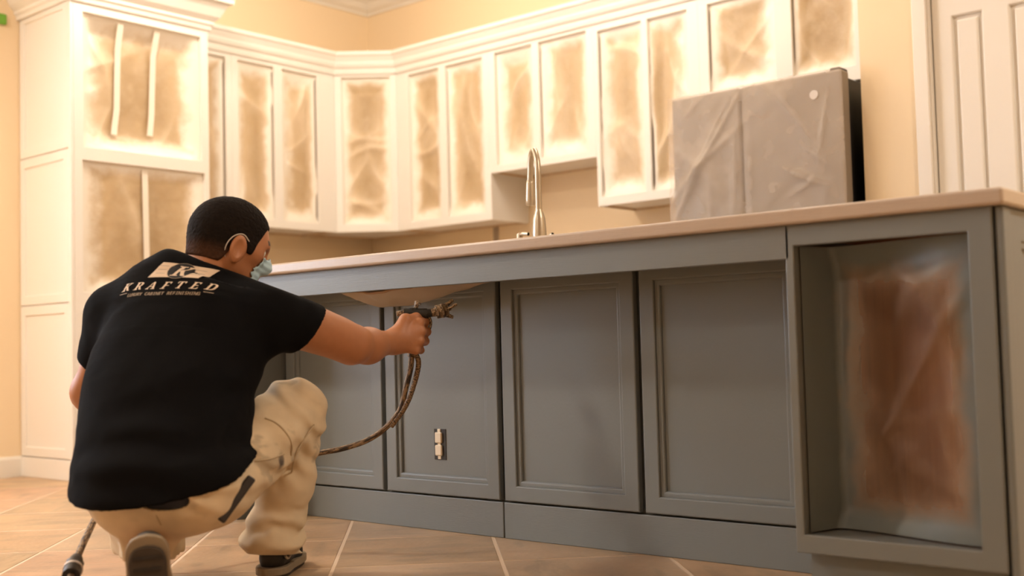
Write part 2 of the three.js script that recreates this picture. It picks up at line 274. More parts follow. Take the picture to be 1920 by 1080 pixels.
// back run, faces +z
{
  let h = openings(R1, R1[0], 0, [[-5.127, -4.863, 1.40, 2.325], [-4.805, -4.501, 1.40, 2.325]]);
  cabinet('upper_cabinet', 'white double upper cabinet between the diagonal corner cabinet and the faucet', [R1[0], 0, ZR], 0, R1[1] - R1[0], 1.35, YT, 0.34, h, gR);
  masked([R1[0], 0, ZR], 0, h, [
    { seed: 59, spray: [0.06, 0.07, 0.08, 0.06], amp: 0.013, label: 'masking sheet right next to the diagonal corner cabinet, on its right side' },
    { seed: 61, spray: [0.05, 0.07, 0.09, 0.07], gap: -0.01, label: 'full height masking sheet just left of the shorter cabinet over the faucet' }]);
  h = openings(SK, SK[0], 0, [[-4.404, -4.121, 1.665, 2.33], [-4.071, -3.733, 1.665, 2.33]]);
  cabinet('upper_cabinet', 'shorter white upper cabinet raised above the faucet', [SK[0], 0, ZR], 0, SK[1] - SK[0], 1.622, YT, 0.34, h, gR);
  masked([SK[0], 0, ZR], 0, h, [
    { seed: 67, spray: [0.08, 0.08, 0.11, 0.10], label: 'left masking sheet of the short cabinet, directly above the faucet spout' },
    { seed: 71, spray: [0.08, 0.08, 0.12, 0.07], gap: -0.01, amp: 0.012, label: 'right masking sheet of the short cabinet, up and right of the faucet' }]);
  h = openings(R2, R2[0], 0, [[-3.655, -3.367, 1.40, 2.31], [-3.33, -3.085, 1.40, 2.31]]);
  cabinet('upper_cabinet', 'tall white upper cabinet left of the grey refrigerator', [R2[0], 0, ZR], 0, R2[1] - R2[0], 1.35, YT, 0.34, h, gR);
  masked([R2[0], 0, ZR], 0, h, [
    { seed: 73, spray: [0.075, 0.07, 0.11, 0.09], gap: -0.012, label: 'left masking sheet of the full height cabinet beside the refrigerator, slit at its left' },
    { seed: 79, spray: [0.02, 0.11, 0.08, 0.08], gap: -0.016, amp: 0.014, tilt: 1.25, label: 'masking sheet partly hidden by the left edge of the refrigerator, with a long slanting fold' }]);
  h = openings(FR, FR[0], 0, [[-2.965, -2.595, 1.86, 2.31], [-2.505, -2.19, 1.86, 2.31]]);
  cabinet('upper_cabinet', 'low white upper cabinet over the grey refrigerator', [FR[0], 0, ZR], 0, FR[1] - FR[0], 1.79, YT, 0.34, h, gR);
  masked([FR[0], 0, ZR], 0, h, [
    { seed: 83, spray: [0.06, 0.1, 0.08, 0.05], gap: -0.012, amp: 0.012, label: 'left one of the two masking sheets over the refrigerator' },
    { seed: 89, spray: [0.03, 0.03, 0.06, 0.03], gap: -0.012, amp: 0.014, label: 'right one of the two masking sheets over the refrigerator, beside the pantry wall' }]);
}
// crown over the uppers
single('crown_molding', sweep([[XF, -3.712], [XF, -4.79], [R1[0], ZR], [-1.958, ZR]], [[0, 2.352], [0.012, 2.352], [0.016, 2.372], [0.016, 2.384], [0.03, 2.398], [0.036, 2.416], [0.036, 2.428], [0.052, 2.458], [0.062, 2.466], [0.062, 2.488], [0, 2.488]]), M.white, 'white stepped crown molding running along the tops of the upper cabinets', 'molding');

// ---------- tall oven cabinet ----------
{
  const X = -5.33, z0 = -2.92, w = 0.792, D = 0.53, q = Math.PI / 2;
  const t = thing('tall_cabinet', 'tall white oven cabinet at the left with paneled side and two masked openings', 'cabinet', [X, 0, z0], q);
  const h = [[0.052, 0.745, 1.66, 2.345], [0.046, 0.762, 0.93, 1.592], [0.05, 0.745, 0.2, 0.85]];
  part('face_frame', board(0, w, 0.1, 2.44, h, 0.02, 0.002), M.white, t);
  const s = 0.018;
  part('side_panel', box(0, s, 0.1, 2.44, -D, -0.02), WHITE6([0]), t); part('side_panel', box(w - s, w, 0.1, 2.44, -D, -0.02), WHITE6([1]), t);
  part('back_panel', box(s, w - s, 0.1, 2.44, -D, -D + 0.008), WHITE6([4]), t);
  for (const y of [0.13, 0.885, 1.61, 2.38]) part('shelf', box(s, w - s, y, y + s, -D + 0.008, -0.02), M.maple, t);
  part('plinth', rbox(-0.02, w, 0, 0.1, -D, -0.004, 0.003), M.white, t);
  part('drawer_front', board(0.045, w - 0.045, 0.2, 0.86, [], 0.018, 0.004).translate(0, 0, 0.018), M.white, t);
  // three stacked panels on the side that faces the camera (local -x side)
  for (const [a, b] of [[0.105, 0.876], [0.88, 1.646], [1.65, 2.41]]) {
    const g = board(-D + 0.004, -0.03, a, b, [[-D + 0.052, -0.078, a + 0.05, b - 0.05]], 0.016, 0.005, 3).rotateY(-Math.PI / 2).translate(-0.016, 0, 0);
    const p = part('end_panel', g, M.white, t); part('panel_field', box(-0.008, -0.002, a + 0.04, b - 0.04, -D + 0.04, -0.066), M.white, p);
  }
  part('corner_stile', rbox(-0.018, 0.0, 0.1, 2.44, -0.028, 0, 0.004), M.white, t);
  part('crown', sweep([[0.0 - 0.018, -D], [-0.018, 0], [w, 0], [w, -D]].map(([x, z]) => [x, z]), [[0, 2.39], [0.012, 2.39], [0.016, 2.41], [0.026, 2.42], [0.026, 2.435], [0.05, 2.46], [0.07, 2.505], [0.085, 2.525], [0.105, 2.535], [0.105, 2.56], [0, 2.56]]), M.white, t);
  const pos = (x, y, z) => { const v = new THREE.Vector3(x, y, z).applyAxisAngle(new THREE.Vector3(0, 1, 0), q); return [X + v.x, v.y, z0 + v.z]; };
  const gT = 'plastic sheets masking the tall oven cabinet';
  film(0.705, 0.697, { seed: 101, spray: [0.13, 0.10, 0.10, 0.11], amp: 0.012, sag: 0.06, haze: 0.7 }, 'upper masking sheet on the tall oven cabinet, crossed by two white tape strips', gT, pos(0.046, 1.654, -0.0215), q);
  film(0.728, 0.674, { seed: 103, spray: [0.11, 0.11, 0.08, 0.06], folds: 3, amp: 0.005, sag: 0.012, haze: 0.7, rough: 0.22 }, 'flat lower masking sheet on the tall oven cabinet, with one white tape strip', gT, pos(0.04, 0.924, -0.0215), q);
  // tape strips lie on the sheets
  const strip = (pts, wd, label) => {
    const P = [], I = []; pts.forEach(([x, y, z]) => P.push(...pos(x - wd / 2, y, z), ...pos(x + wd / 2, y, z)));
    for (let i = 0; i < pts.length - 1; i++) I.push(2 * i, 2 * i + 1, 2 * i + 2, 2 * i + 1, 2 * i + 3, 2 * i + 2);
    const g = new THREE.BufferGeometry(); g.setAttribute('position', new THREE.Float32BufferAttribute(P, 3)); g.setIndex(I); g.computeVertexNormals();
    single('tape_strip', g, M.tape, label, 'tape', 'white tape strips on the oven cabinet sheets');
  };
  strip([[0.275, 2.33, -0.02], [0.277, 2.2, -0.058], [0.278, 2.05, -0.066], [0.274, 1.885, -0.066], [0.258, 1.80, -0.06], [0.248, 1.75, -0.05]], 0.034, 'left tape strip on the upper sheet of the tall cabinet, bent near its lower end');
  strip([[0.49, 2.335, -0.02], [0.486, 2.2, -0.058], [0.484, 2.05, -0.066], [0.478, 1.89, -0.066], [0.46, 1.77, -0.055]], 0.034, 'right tape strip on the upper sheet of the tall oven cabinet');
  strip([[0.404, 1.578, -0.017], [0.406, 1.4, -0.016], [0.41, 1.15, -0.016], [0.412, 0.95, -0.017]], 0.034, 'lone tape strip on the lower sheet of the tall oven cabinet, above the painter\'s back');
  single('painters_tape', rbox(XL, XL + 0.02, 2.352, 2.408, -2.832, -2.72, 0.008), M.greenTape, 'scrap of bright green painter\'s tape on the wall at the upper left corner', 'tape');
}
{ // outlet on the backsplash under the uppers
  const t = thing('wall_outlet', 'small tan outlet plate on the backsplash under the upper cabinets, above the island counter', 'outlet', [-4.72, 1.305, ZB]);
  part('cover_plate', rbox(-0.02, 0.02, -0.055, 0.055, 0, 0.006, 0.002), M.paper, t);
}

// ---------- refrigerator ----------
{
  const x0 = -2.803, x1 = -1.985, Z = -4.43, H = 1.703, sx = -2.452;
  const t = thing('refrigerator', 'grey side by side refrigerator wrapped in clear plastic behind the counter', 'refrigerator', [(x0 + x1) / 2, 0, Z]);
  const c = (x0 + x1) / 2;
  part('body', rbox(x0 + 0.01 - c, x1 - 0.03 - c, 0.02, H - 0.012, -0.83, -0.085, 0.006), M.blackPlastic, t);
  part('freezer_door', rbox(x0 - c, sx - 0.003 - c, 0.04, H, -0.075, 0, 0.012, 3), M.steelGrey, t);
  const d = part('refrigerator_door', rbox(sx + 0.003 - c, x1 - c, 0.04, H, -0.075, 0, 0.012, 3), M.steelGrey, t);
  part('badge', new THREE.CylinderGeometry(0.019, 0.019, 0.006, 32).rotateX(Math.PI / 2).translate(-2.106 - c, 1.612, 0.003), M.badge, d);
  part('hinge_cover', rbox(x1 - 0.06 - c, x1 - 0.015 - c, H - 0.012, H + 0.014, -0.1, -0.02, 0.006), M.blackPlastic, t);
  for (const x of [sx - 0.045, sx + 0.045]) { const hd = part('door_handle', tube([[x - c, 0.6, 0], [x - c, 0.62, 0.05], [x - c, 0.95, 0.055], [x - c, 1.05, 0.05], [x - c, 1.07, 0]], 0.011, 30, 10), M.steelGrey, t); }
  const { g, m } = filmMesh(x1 - x0 + 0.02, 1.3, { seed: 131, spray: [0.001, 0.001, 0.001, 0.001], extra: [[0.21, 1.03, 1.0, 0.009, 0.34, 0.018], [0.16, 0.99, 1.05, 0.007, 0.26, 0.015], [0.62, 1.14, -0.96, 0.012, 0.16, 0.016], [0.33, 0.92, 1.52, 0.008, 0.2, 0.012], [0.41, 0.9, 1.57, 0.008, 0.22, 0.012], [0.6, 0.9, -0.5, 0.007, 0.07, 0.014], [0.67, 0.86, -0.35, 0.007, 0.08, 0.014], [0.72, 0.95, -0.7, 0.007, 0.08, 0.014], [0.64, 0.82, 0.4, 0.006, 0.06, 0.012], [0.75, 1.08, 1.4, 0.008, 0.14, 0.012]].map(([x, y, a, k, l, amp]) => ({ x, y, a, s: 1, k, l, amp })), bend: 0.08, folds: 9, amp: 0.011, tilt: 1.3, haze: 0.34, dust: 0.12, mist: 0, film: [0.80, 0.72, 0.63], pale: [0.85, 0.79, 0.72], profile: (x, y) => 0.012 + 0.012 * fbm(x * 5, y * 3, 9) });
  const s = single('plastic_wrap', g, m, 'thin wrinkled plastic drape over the front of the refrigerator', 'plastic sheet'); s.position.set(x0 - 0.01, H - 1.298, Z);
}

// ---------- kitchen island ----------
const IZ = -2.502, PZ = -2.752, IX1 = -0.801, CX = -1.28, IX0 = -3.87, LX = -3.50, ITOP = 0.872;
{
  const t = thing('kitchen_island', 'blue-grey kitchen island with four framed panels recessed under its overhang', 'kitchen island', [0, 0, 0]);
  part('back_board', box(LX, CX, 0, ITOP, PZ - 0.055, PZ - 0.034), M.teal, t);
  part('apron', rbox(LX - 0.02, CX + 0.01, 0.792, ITOP, IZ - 0.02, IZ, 0.002), M.teal, t);
  for (const [a, b] of [[-3.482, -2.958], [-2.938, -2.423], [-2.402, -1.893], [-1.872, -1.36]]) {
    const p = part('door_panel', board(a, b, 0.119, 0.83, [[a + 0.05, b - 0.05, 0.167, 0.78]], 0.02, 0.004, 3).translate(0, 0, PZ), M.teal, t);
    part('panel_bead', board(a + 0.045, b - 0.045, 0.162, 0.785, [[a + 0.066, b - 0.066, 0.183, 0.764]], 0.016, 0.006, 3).translate(0, 0, PZ - 0.008), M.teal, p);
    part('panel_field', box(a + 0.05, b - 0.05, 0.167, 0.78, PZ - 0.032, PZ - 0.017), M.teal, p);
  }
  part('filler_strip', box(-2.958, -2.938, 0.113, 0.86, PZ - 0.03, PZ - 0.02), M.teal, t);
  part('baseboard', rbox(LX, -2.415, 0, 0.113, PZ - 0.03, PZ - 0.006, 0.003), M.teal, t);
  part('baseboard', rbox(-2.411, CX, 0, 0.113, PZ - 0.03, PZ - 0.006, 0.003), M.teal, t);
  part('end_board', box(IX0, IX0 + 0.02, 0, ITOP, -3.5, -2.86), M.teal, t);
  part('kitchen_side_board', box(IX0, IX1 - 0.02, 0.09, ITOP, -3.5, -3.48), M.teal, t);
}
function islandCabinet(label, x0, x1, mirrored) {
  const t = thing('island_cabinet', label, 'cabinet', [0, 0, 0]), d = -2.86, y0 = 0.102, a = x0 + (mirrored ? 0.045 : 0.022), b = x1 - (mirrored ? 0.022 : 0.052);
  part('face_frame', board(x0, x1, y0, ITOP, [[a, b, 0.145, 0.822]], 0.02, 0.003).translate(0, 0, IZ), M.teal, t);
  const wood = (i) => [0, 1, 2, 3, 4, 5].map((k) => (i.includes(k) ? M.cherry : M.teal));
  part('side_panel', box(x0 + 0.002, x0 + 0.02, y0, ITOP, d, IZ - 0.02), wood([]), t); part('side_panel', box(x1 - 0.02, x1 - 0.002, y0, ITOP, d, IZ - 0.02), wood([]), t);
  part('bottom_panel', box(x0 + 0.02, x1 - 0.02, y0 + 0.02, y0 + 0.04, d, IZ - 0.02), wood([]), t); part('top_panel', box(x0 + 0.02, x1 - 0.02, ITOP - 0.03, ITOP - 0.012, d, IZ - 0.02), wood([3]), t);
  part('back_panel', box(x0 + 0.02, x1 - 0.02, y0, ITOP, d - 0.012, d), wood([4]), t);
  part('toe_kick', box(x0 + 0.015, x1 - 0.015, 0, y0, d, IZ - 0.045), M.teal, t);
  return t;
}
{
  const t = islandCabinet('blue-grey end cabinet of the island, its open front masked by a large plastic sheet', CX, IX1, false);
  // side facing +x: corner stile, dark reveal, framed panel
  part('corner_stile', rbox(IX1 + 0.004, IX1 + 0.022, 0.06, ITOP, -2.56, IZ - 0.006, 0.006, 3), M.teal, t);
  const g = board(0, 0.9, 0.06, ITOP, [[0.075, 0.83, 0.13, 0.80]], 0.02, 0.005, 3).rotateY(Math.PI / 2).translate(IX1 + 0.018, 0, -2.563);
  const p = part('end_panel', g, M.teal, t); part('panel_field', box(IX1 - 0.004, IX1 + 0.006, 0.12, 0.81, -3.40, -2.63), M.teal, p);
  const b2 = board(0, 0.765, 0.125, 0.805, [[0.02, 0.745, 0.145, 0.785]], 0.012, 0.005, 3).rotateY(Math.PI / 2).translate(IX1 + 0.014, 0, -2.633); part('panel_bead', b2, M.teal, p);
  part('base_block', rbox(IX1 - 0.03, IX1 + 0.012, 0, 0.062, -3.45, -2.56, 0.003), M.teal, t);
  islandCabinet('blue-grey end cabinet of the island seen between the painter\'s legs', IX0, LX, true);
  // the big sheet: runs back along the left inner side, then across to the right front edge
  const a = CX + 0.024, w = 0.404, h = 0.675;
  const prof = (x, y) => { const e = sstep(0, 0.05, Math.min(y, h - y)); const k = x < 0.03 ? mix(-0.004, -0.13, sstep(0, 0.03, x)) : mix(-0.13, -0.02, sstep(0.02, 1, (x - 0.03) / (w - 0.03))); return mix(k * 0.75, k, e) - 0.004; };
  const o = { seed: 151, mist: 0.26, spray: [0.075, 0.045, 0.055, 0.07], folds: 10, amp: 0.012, tilt: 1.0, haze: 0.1, dust: 0.05, sag: 0.06, profile: prof, paint: [0.43, 0.465, 0.475], soft: 0.4, extra: [{ x: 0.25, y: 0.36, a: 0.98, s: 1, k: 0.022, l: 0.24, amp: 0.03 }, { x: 0.06, y: 0.42, a: 1.5, s: 1, k: 0.014, l: 0.25, amp: 0.02 }], film: [0.74, 0.63, 0.54], pale: [0.82, 0.72, 0.64], rough: 0.5 };
  const { g: fg, m } = filmMesh(w, h, o), s = single('masking_film', fg, m, 'large wrinkled plastic sheet over the brown wood inside the island end cabinet', 'plastic sheet'); s.position.set(a, 0.147, IZ - 0.022);
}
// worktop with an eased edge
single('countertop', rbox(IX0 - 0.035, -0.768, ITOP, 0.908, -3.53, -2.477, 0.008, 3), M.counter, 'pale beige stone worktop on the blue-grey island', 'countertop');
// outlet in the second panel
{
  const Z = PZ - 0.017, t = thing('floor_level_outlet'.replace('floor_level_', 'power_'), 'ivory double outlet without a cover plate in the island\'s second panel', 'outlet', [-2.695, 0.285, Z]);
  part('junction_box', rbox(-0.027, 0.027, -0.052, 0.050, -0.001, 0.002, 0.0008), M.blackPlastic, t);
  for (const y of [0.021, -0.021]) { const r = part('receptacle', rbox(-0.019, 0.012, y - 0.018, y + 0.018, 0, 0.009, 0.008, 4), M.ivory, t); }
  part('strap', rbox(-0.01, 0.004, -0.05, 0.05, 0, 0.004, 0.0015), M.ivory, t);
}
// faucet
{
  const t = thing('faucet', 'brushed nickel gooseneck faucet on the island worktop', 'faucet', [-2.515, 0.908, -3.1], 0);
  const lathe = (p) => new THREE.LatheGeometry(p.map(([r, y]) => new THREE.Vector2(r, y)), 32);
  part('base', lathe([[0, 0], [0.031, 0], [0.031, 0.008], [0.027, 0.02], [0.025, 0.09], [0.022, 0.135], [0.017, 0.155], [0.0125, 0.165], [0.0125, 0.17]]), M.nickel, t);
  const dir = [-0.62, -0.42], L = 0.075, P = (s, y) => [dir[0] * s, y, dir[1] * s];
  part('spout', tube([P(0, 0.16), P(0, 0.25), P(0.0, 0.31), P(0.012, 0.35), P(0.05, 0.381), P(0.09, 0.375), P(0.113, 0.345), P(0.122, 0.31), P(0.128, 0.28)], 0.011, 60, 14), M.nickel, t);
  const sp = part('spray_head', lathe([[0, 0.09], [0.012, 0.09], [0.0145, 0.08], [0.0165, 0.02], [0.016, 0], [0, 0]]), M.nickel, t);
  sp.position.set(dir[0] * 0.137, 0.195, dir[1] * 0.137); sp.rotation.set(0.03, 0, -0.05);
  part('handle', tube([[0, 0.06, 0], [0.03, 0.062, 0.01], [0.075, 0.075, 0.02]], 0.006, 16, 10), M.nickel, t);
  const s = thing('soap_dispenser', 'short nickel fitting on the worktop left of the faucet base', 'soap dispenser', [-2.605, 0.908, -3.1]);
  part('collar', lathe([[0, 0], [0.02, 0], [0.02, 0.01], [0.012, 0.02], [0.011, 0.09], [0, 0.095]]), M.nickel, s);
  part('nozzle', tube([[0, 0.085, 0], [0.02, 0.088, 0.008], [0.05, 0.085, 0.012]], 0.006, 12, 10), M.nickel, s);
}
// crumpled paper sagging under the overhang
{
  const x0 = -3.25, x1 = -2.06, g = new THREE.PlaneGeometry(1, 1, 60, 12), p = g.attributes.position;
  for (let i = 0; i < p.count; i++) {
    const u = p.getX(i) + 0.5, v = p.getY(i) + 0.5, x = mix(x0, x1, u), dip = u < 0.42 ? sstep(0, 0.42, u) : Math.pow(1 - sstep(0.42, 1, u), 0.8);
    p.setXYZ(i, x, 0.85 - dip * (0.05 + 0.05 * Math.sin(v * Math.PI)) + 0.05 * (fbm(u * 12, v * 3, 2, 5) - 0.5) * Math.sin(Math.PI * clamp(u * 1.02)), mix(-2.53, -2.735, v));
  }
  g.computeVertexNormals();
  const rim = []; for (let i = 0; i <= 60; i++) rim.push([p.getX(i + 12 * 61), p.getY(i + 12 * 61), p.getZ(i + 12 * 61)].map((q, k) => q + [0, -0.002, 0][k]));
  const sheet = single('masking_paper', g, M.paper, 'crumpled tan masking paper sagging under the island overhang above the spray gun', 'paper');
  part('taped_edge', tube(rim, 0.005, 90, 6), std({ color: lin(0.34, 0.19, 0.09), roughness: 0.7 }), sheet);
}

// base cabinets and worktops under the wall units, behind the island
{
  const g = 'base cabinets under the wall units', run = (label, pos, turn, w, n) => {
    const t = thing('base_cabinet', label, 'cabinet', pos, turn, g);
    part('carcass', box(0, w, 0.1, 0.87, -0.58, -0.02), M.white, t); part('toe_kick', box(0, w, 0, 0.1, -0.58, -0.07), M.white, t);
    for (let i = 0; i < n; i++) part('door', board(i * w / n + 0.01, (i + 1) * w / n - 0.01, 0.12, 0.85, [[i * w / n + 0.07, (i + 1) * w / n - 0.07, 0.18, 0.79]], 0.02, 0.004), M.white, t);
  };
  run('white base cabinets on the back wall, hidden behind the island', [XL + 0.62, 0, ZB + 0.6], 0, 2.36, 5);
  run('white base cabinets on the left wall beside the tall oven cabinet', [XL + 0.6, 0, -3.72], Math.PI / 2, 1.66, 3);
  single('back_worktop', mergeGeometries([rbox(XL + 0.005, -2.86, 0.87, 0.91, ZB + 0.003, ZB + 0.63, 0.005), rbox(XL + 0.005, XL + 0.63, 0.87, 0.91, ZB + 0.63, -3.718, 0.005)]), M.counter, 'pale stone worktop under the wall cabinets, in the corner behind the island', 'countertop');
}

// ---------- the painter: skeleton in metres (x, y, z) ----------
const J = {s0: [-2.430, 0.159, -1.536], s1: [-2.483, 0.352, -1.583], s2: [-2.528, 0.478, -1.629], s3: [-2.566, 0.583, -1.681], s4: [-2.593, 0.693, -1.730], s5: [-2.613, 0.772, -1.774], s6: [-2.600, 0.843, -1.806], clavL: [-2.652, 0.790, -1.738], shL: [-2.773, 0.711, -1.641], sleeveL: [-2.858, 0.573, -1.643], elbowL: [-2.906, 0.509, -1.633], handL: [-2.911, 0.317, -1.773], clavR: [-2.573, 0.763, -1.808], shR: [-2.434, 0.707, -1.865], sleeveR: [-2.417, 0.641, -2.028], elbowR: [-2.408, 0.624, -2.130], foreR: [-2.432, 0.615, -2.215], wristR: [-2.464, 0.625, -2.345], hem1: [-2.562, 0.282, -1.415], hem2: [-2.332, 0.281, -1.480], hem3: [-2.297, 0.340, -1.690], butL: [-2.442, 0.294, -1.491], butR: [-2.331, 0.296, -1.572], pel: [-2.486, 0.281, -1.586], hipR: [-2.387, 0.291, -1.670], kneeR: [-2.477, 0.438, -1.978], shinR: [-2.500, 0.253, -1.971], lowR: [-2.516, 0.181, -1.962], ankR: [-2.527, 0.105, -1.944], hemR: [-2.527, 0.062, -1.947], hipL: [-2.538, 0.283, -1.541], kneeL: [-2.804, 0.086, -1.749], ankL: [-2.360, 0.163, -1.464], heelL: [-2.321, 0.202, -1.442], iM: [-2.425, 0.680, -2.414], mM: [-2.419, 0.653, -2.414], rM: [-2.420, 0.625, -2.409], pM: [-2.430, 0.600, -2.402], iP: [-2.442, 0.682, -2.455], mP: [-2.438, 0.653, -2.457], rP: [-2.440, 0.625, -2.451], pP: [-2.446, 0.599, -2.438], iD: [-2.477, 0.685, -2.459], mD: [-2.477, 0.656, -2.460], rD: [-2.478, 0.625, -2.455], pD: [-2.479, 0.600, -2.442], iT: [-2.486, 0.684, -2.436], mT: [-2.486, 0.655, -2.435], rT: [-2.484, 0.626, -2.430], pT: [-2.482, 0.602, -2.421], t0: [-2.452, 0.654, -2.360], t1: [-2.449, 0.689, -2.380], t2: [-2.447, 0.698, -2.423], t3: [-2.450, 0.697, -2.455], gTop: [-2.463, 0.705, -2.427], gBot: [-2.458, 0.581, -2.412], gBody0: [-2.480, 0.712, -2.404], gBody1: [-2.437, 0.707, -2.457], noz: [-2.396, 0.719, -2.515], knob: [-2.451, 0.740, -2.434], h1a: [-2.466, 0.546, -2.414], h1b: [-2.483, 0.476, -2.405], h1c: [-2.494, 0.428, -2.398], h1d: [-2.529, 0.374, -2.372], h1e: [-2.574, 0.336, -2.336], h1f: [-2.628, 0.312, -2.279], h1g: [-2.676, 0.302, -2.238], h1h: [-2.774, 0.277, -2.196], h2a: [-2.447, 0.562, -2.429], h2b: [-2.463, 0.468, -2.409], h2c: [-2.485, 0.424, -2.400], neck0: [-2.591, 0.828, -1.801], neck1: [-2.595, 0.908, -1.825], head: [-2.576, 0.918, -1.861], hs0: [-2.788, 0.207, -1.596], hs1: [-2.781, 0.189, -1.577], hs2: [-2.682, 0.155, -1.492], hs3: [-2.579, 0.126, -1.411], hs4: [-2.522, 0.108, -1.369], hs5: [-2.490, 0.076, -1.333], strap0: [-2.247, 0.296, -1.657], strap1: [-2.256, 0.232, -1.601], print_: [-2.547, 0.796, -1.670]};
// signed distance helpers on arrays
const sub = (a, b) => [a[0] - b[0], a[1] - b[1], a[2] - b[2]], add = (a, b, k = 1) => [a[0] + b[0] * k, a[1] + b[1] * k, a[2] + b[2] * k];
const dot = (a, b) => a[0] * b[0] + a[1] * b[1] + a[2] * b[2], len = (a) => Math.hypot(a[0], a[1], a[2]), nrm = (a) => { const l = len(a); return [a[0] / l, a[1] / l, a[2] / l]; };
const cross = (a, b) => [a[1] * b[2] - a[2] * b[1], a[2] * b[0] - a[0] * b[2], a[0] * b[1] - a[1] * b[0]];
const lerp3 = (a, b, t) => [mix(a[0], b[0], t), mix(a[1], b[1], t), mix(a[2], b[2], t)];
const smin = (a, b, k) => { const h = Math.max(k - Math.abs(a - b), 0) / k; return Math.min(a, b) - h * h * k * 0.25; };
const smax = (a, b, k) => -smin(-a, -b, k);
const cap = (a, b, ra, rb) => { const ab = sub(b, a), l2 = dot(ab, ab) || 1e-9; return (p) => { const t = clamp(dot(sub(p, a), ab) / l2); return len(sub(p, [a[0] + ab[0] * t, a[1] + ab[1] * t, a[2] + ab[2] * t])) - mix(ra, rb, t); }; };
const ell = (c, r, ax) => (p) => { const d = sub(p, c), q = ax ? [dot(d, ax[0]), dot(d, ax[1]), dot(d, ax[2])] : d; const k0 = Math.hypot(q[0] / r[0], q[1] / r[1], q[2] / r[2]), k1 = Math.hypot(q[0] / (r[0] * r[0]), q[1] / (r[1] * r[1]), q[2] / (r[2] * r[2])); return k0 * (k0 - 1) / Math.max(k1, 1e-6); };
const union = (list, k) => (p) => { let d = 1e9; for (const f of list) d = smin(d, f(p), k); return d; };
// surface nets: mesh the zero set of f in the box lo..hi with cells of size s
function isoMesh(f, lo, hi, s, colorOf) {
  const n = [0, 1, 2].map((i) => Math.ceil((hi[i] - lo[i]) / s) + 1), [nx, ny, nz] = n, F = new Float32Array(nx * ny * nz), id = new Int32Array(nx * ny * nz).fill(-1), pos = [], idx = [];
  const at = (i, j, k) => i + nx * (j + ny * k);
  for (let k = 0; k < nz; k++) for (let j = 0; j < ny; j++) for (let i = 0; i < nx; i++) F[at(i, j, k)] = f([lo[0] + i * s, lo[1] + j * s, lo[2] + k * s]);
  const E = [[0, 1], [2, 3], [4, 5], [6, 7], [0, 2], [1, 3], [4, 6], [5, 7], [0, 4], [1, 5], [2, 6], [3, 7]], c8 = [...Array(8).keys()].map((c) => [c & 1, (c >> 1) & 1, c >> 2]);
  for (let k = 0; k < nz - 1; k++) for (let j = 0; j < ny - 1; j++) for (let i = 0; i < nx - 1; i++) {
    const v = c8.map(([a, b, c]) => F[at(i + a, j + b, k + c)]); let x = 0, y = 0, z = 0, m = 0;
    for (const [a, b] of E) if ((v[a] < 0) !== (v[b] < 0)) { const t = v[a] / (v[a] - v[b]); x += mix(c8[a][0], c8[b][0], t); y += mix(c8[a][1], c8[b][1], t); z += mix(c8[a][2], c8[b][2], t); m++; }
    if (m) { id[at(i, j, k)] = pos.length / 3; pos.push(lo[0] + (i + x / m) * s, lo[1] + (j + y / m) * s, lo[2] + (k + z / m) * s); }
  }
  const quad = (a, b, c, d, flip) => { if (a < 0 || b < 0 || c < 0 || d < 0) return; if (flip) idx.push(a, c, b, a, d, c); else idx.push(a, b, c, a, c, d); };
  for (let k = 1; k < nz - 1; k++) for (let j = 1; j < ny - 1; j++) for (let i = 1; i < nx - 1; i++) {
    const a = F[at(i, j, k)] < 0;
    if (a !== F[at(i + 1, j, k)] < 0) quad(id[at(i, j - 1, k - 1)], id[at(i, j, k - 1)], id[at(i, j, k)], id[at(i, j - 1, k)], !a);
    if (a !== F[at(i, j + 1, k)] < 0) quad(id[at(i - 1, j, k - 1)], id[at(i - 1, j, k)], id[at(i, j, k)], id[at(i, j, k - 1)], !a);
    if (a !== F[at(i, j, k + 1)] < 0) quad(id[at(i - 1, j - 1, k)], id[at(i, j - 1, k)], id[at(i, j, k)], id[at(i - 1, j, k)], !a);
  }
  const N = new Float32Array(pos.length), e = s * 0.5, C = colorOf ? new Float32Array(pos.length) : null;
  for (let i = 0; i < pos.length; i += 3) {
    const p = [pos[i], pos[i + 1], pos[i + 2]], g = nrm([f([p[0] + e, p[1], p[2]]) - f([p[0] - e, p[1], p[2]]), f([p[0], p[1] + e, p[2]]) - f([p[0], p[1] - e, p[2]]), f([p[0], p[1], p[2] + e]) - f([p[0], p[1], p[2] - e])]);
    N.set(g, i); if (C) C.set(colorOf(p, g), i);
  }
  const g = new THREE.BufferGeometry(); g.setAttribute('position', new THREE.Float32BufferAttribute(pos, 3)); g.setAttribute('normal', new THREE.BufferAttribute(N, 3));
  if (C) g.setAttribute('color', new THREE.BufferAttribute(C, 3)); g.setIndex(idx); return g;
}
const E1 = nrm([0.85, -0.03, -0.52]);   // towards his right
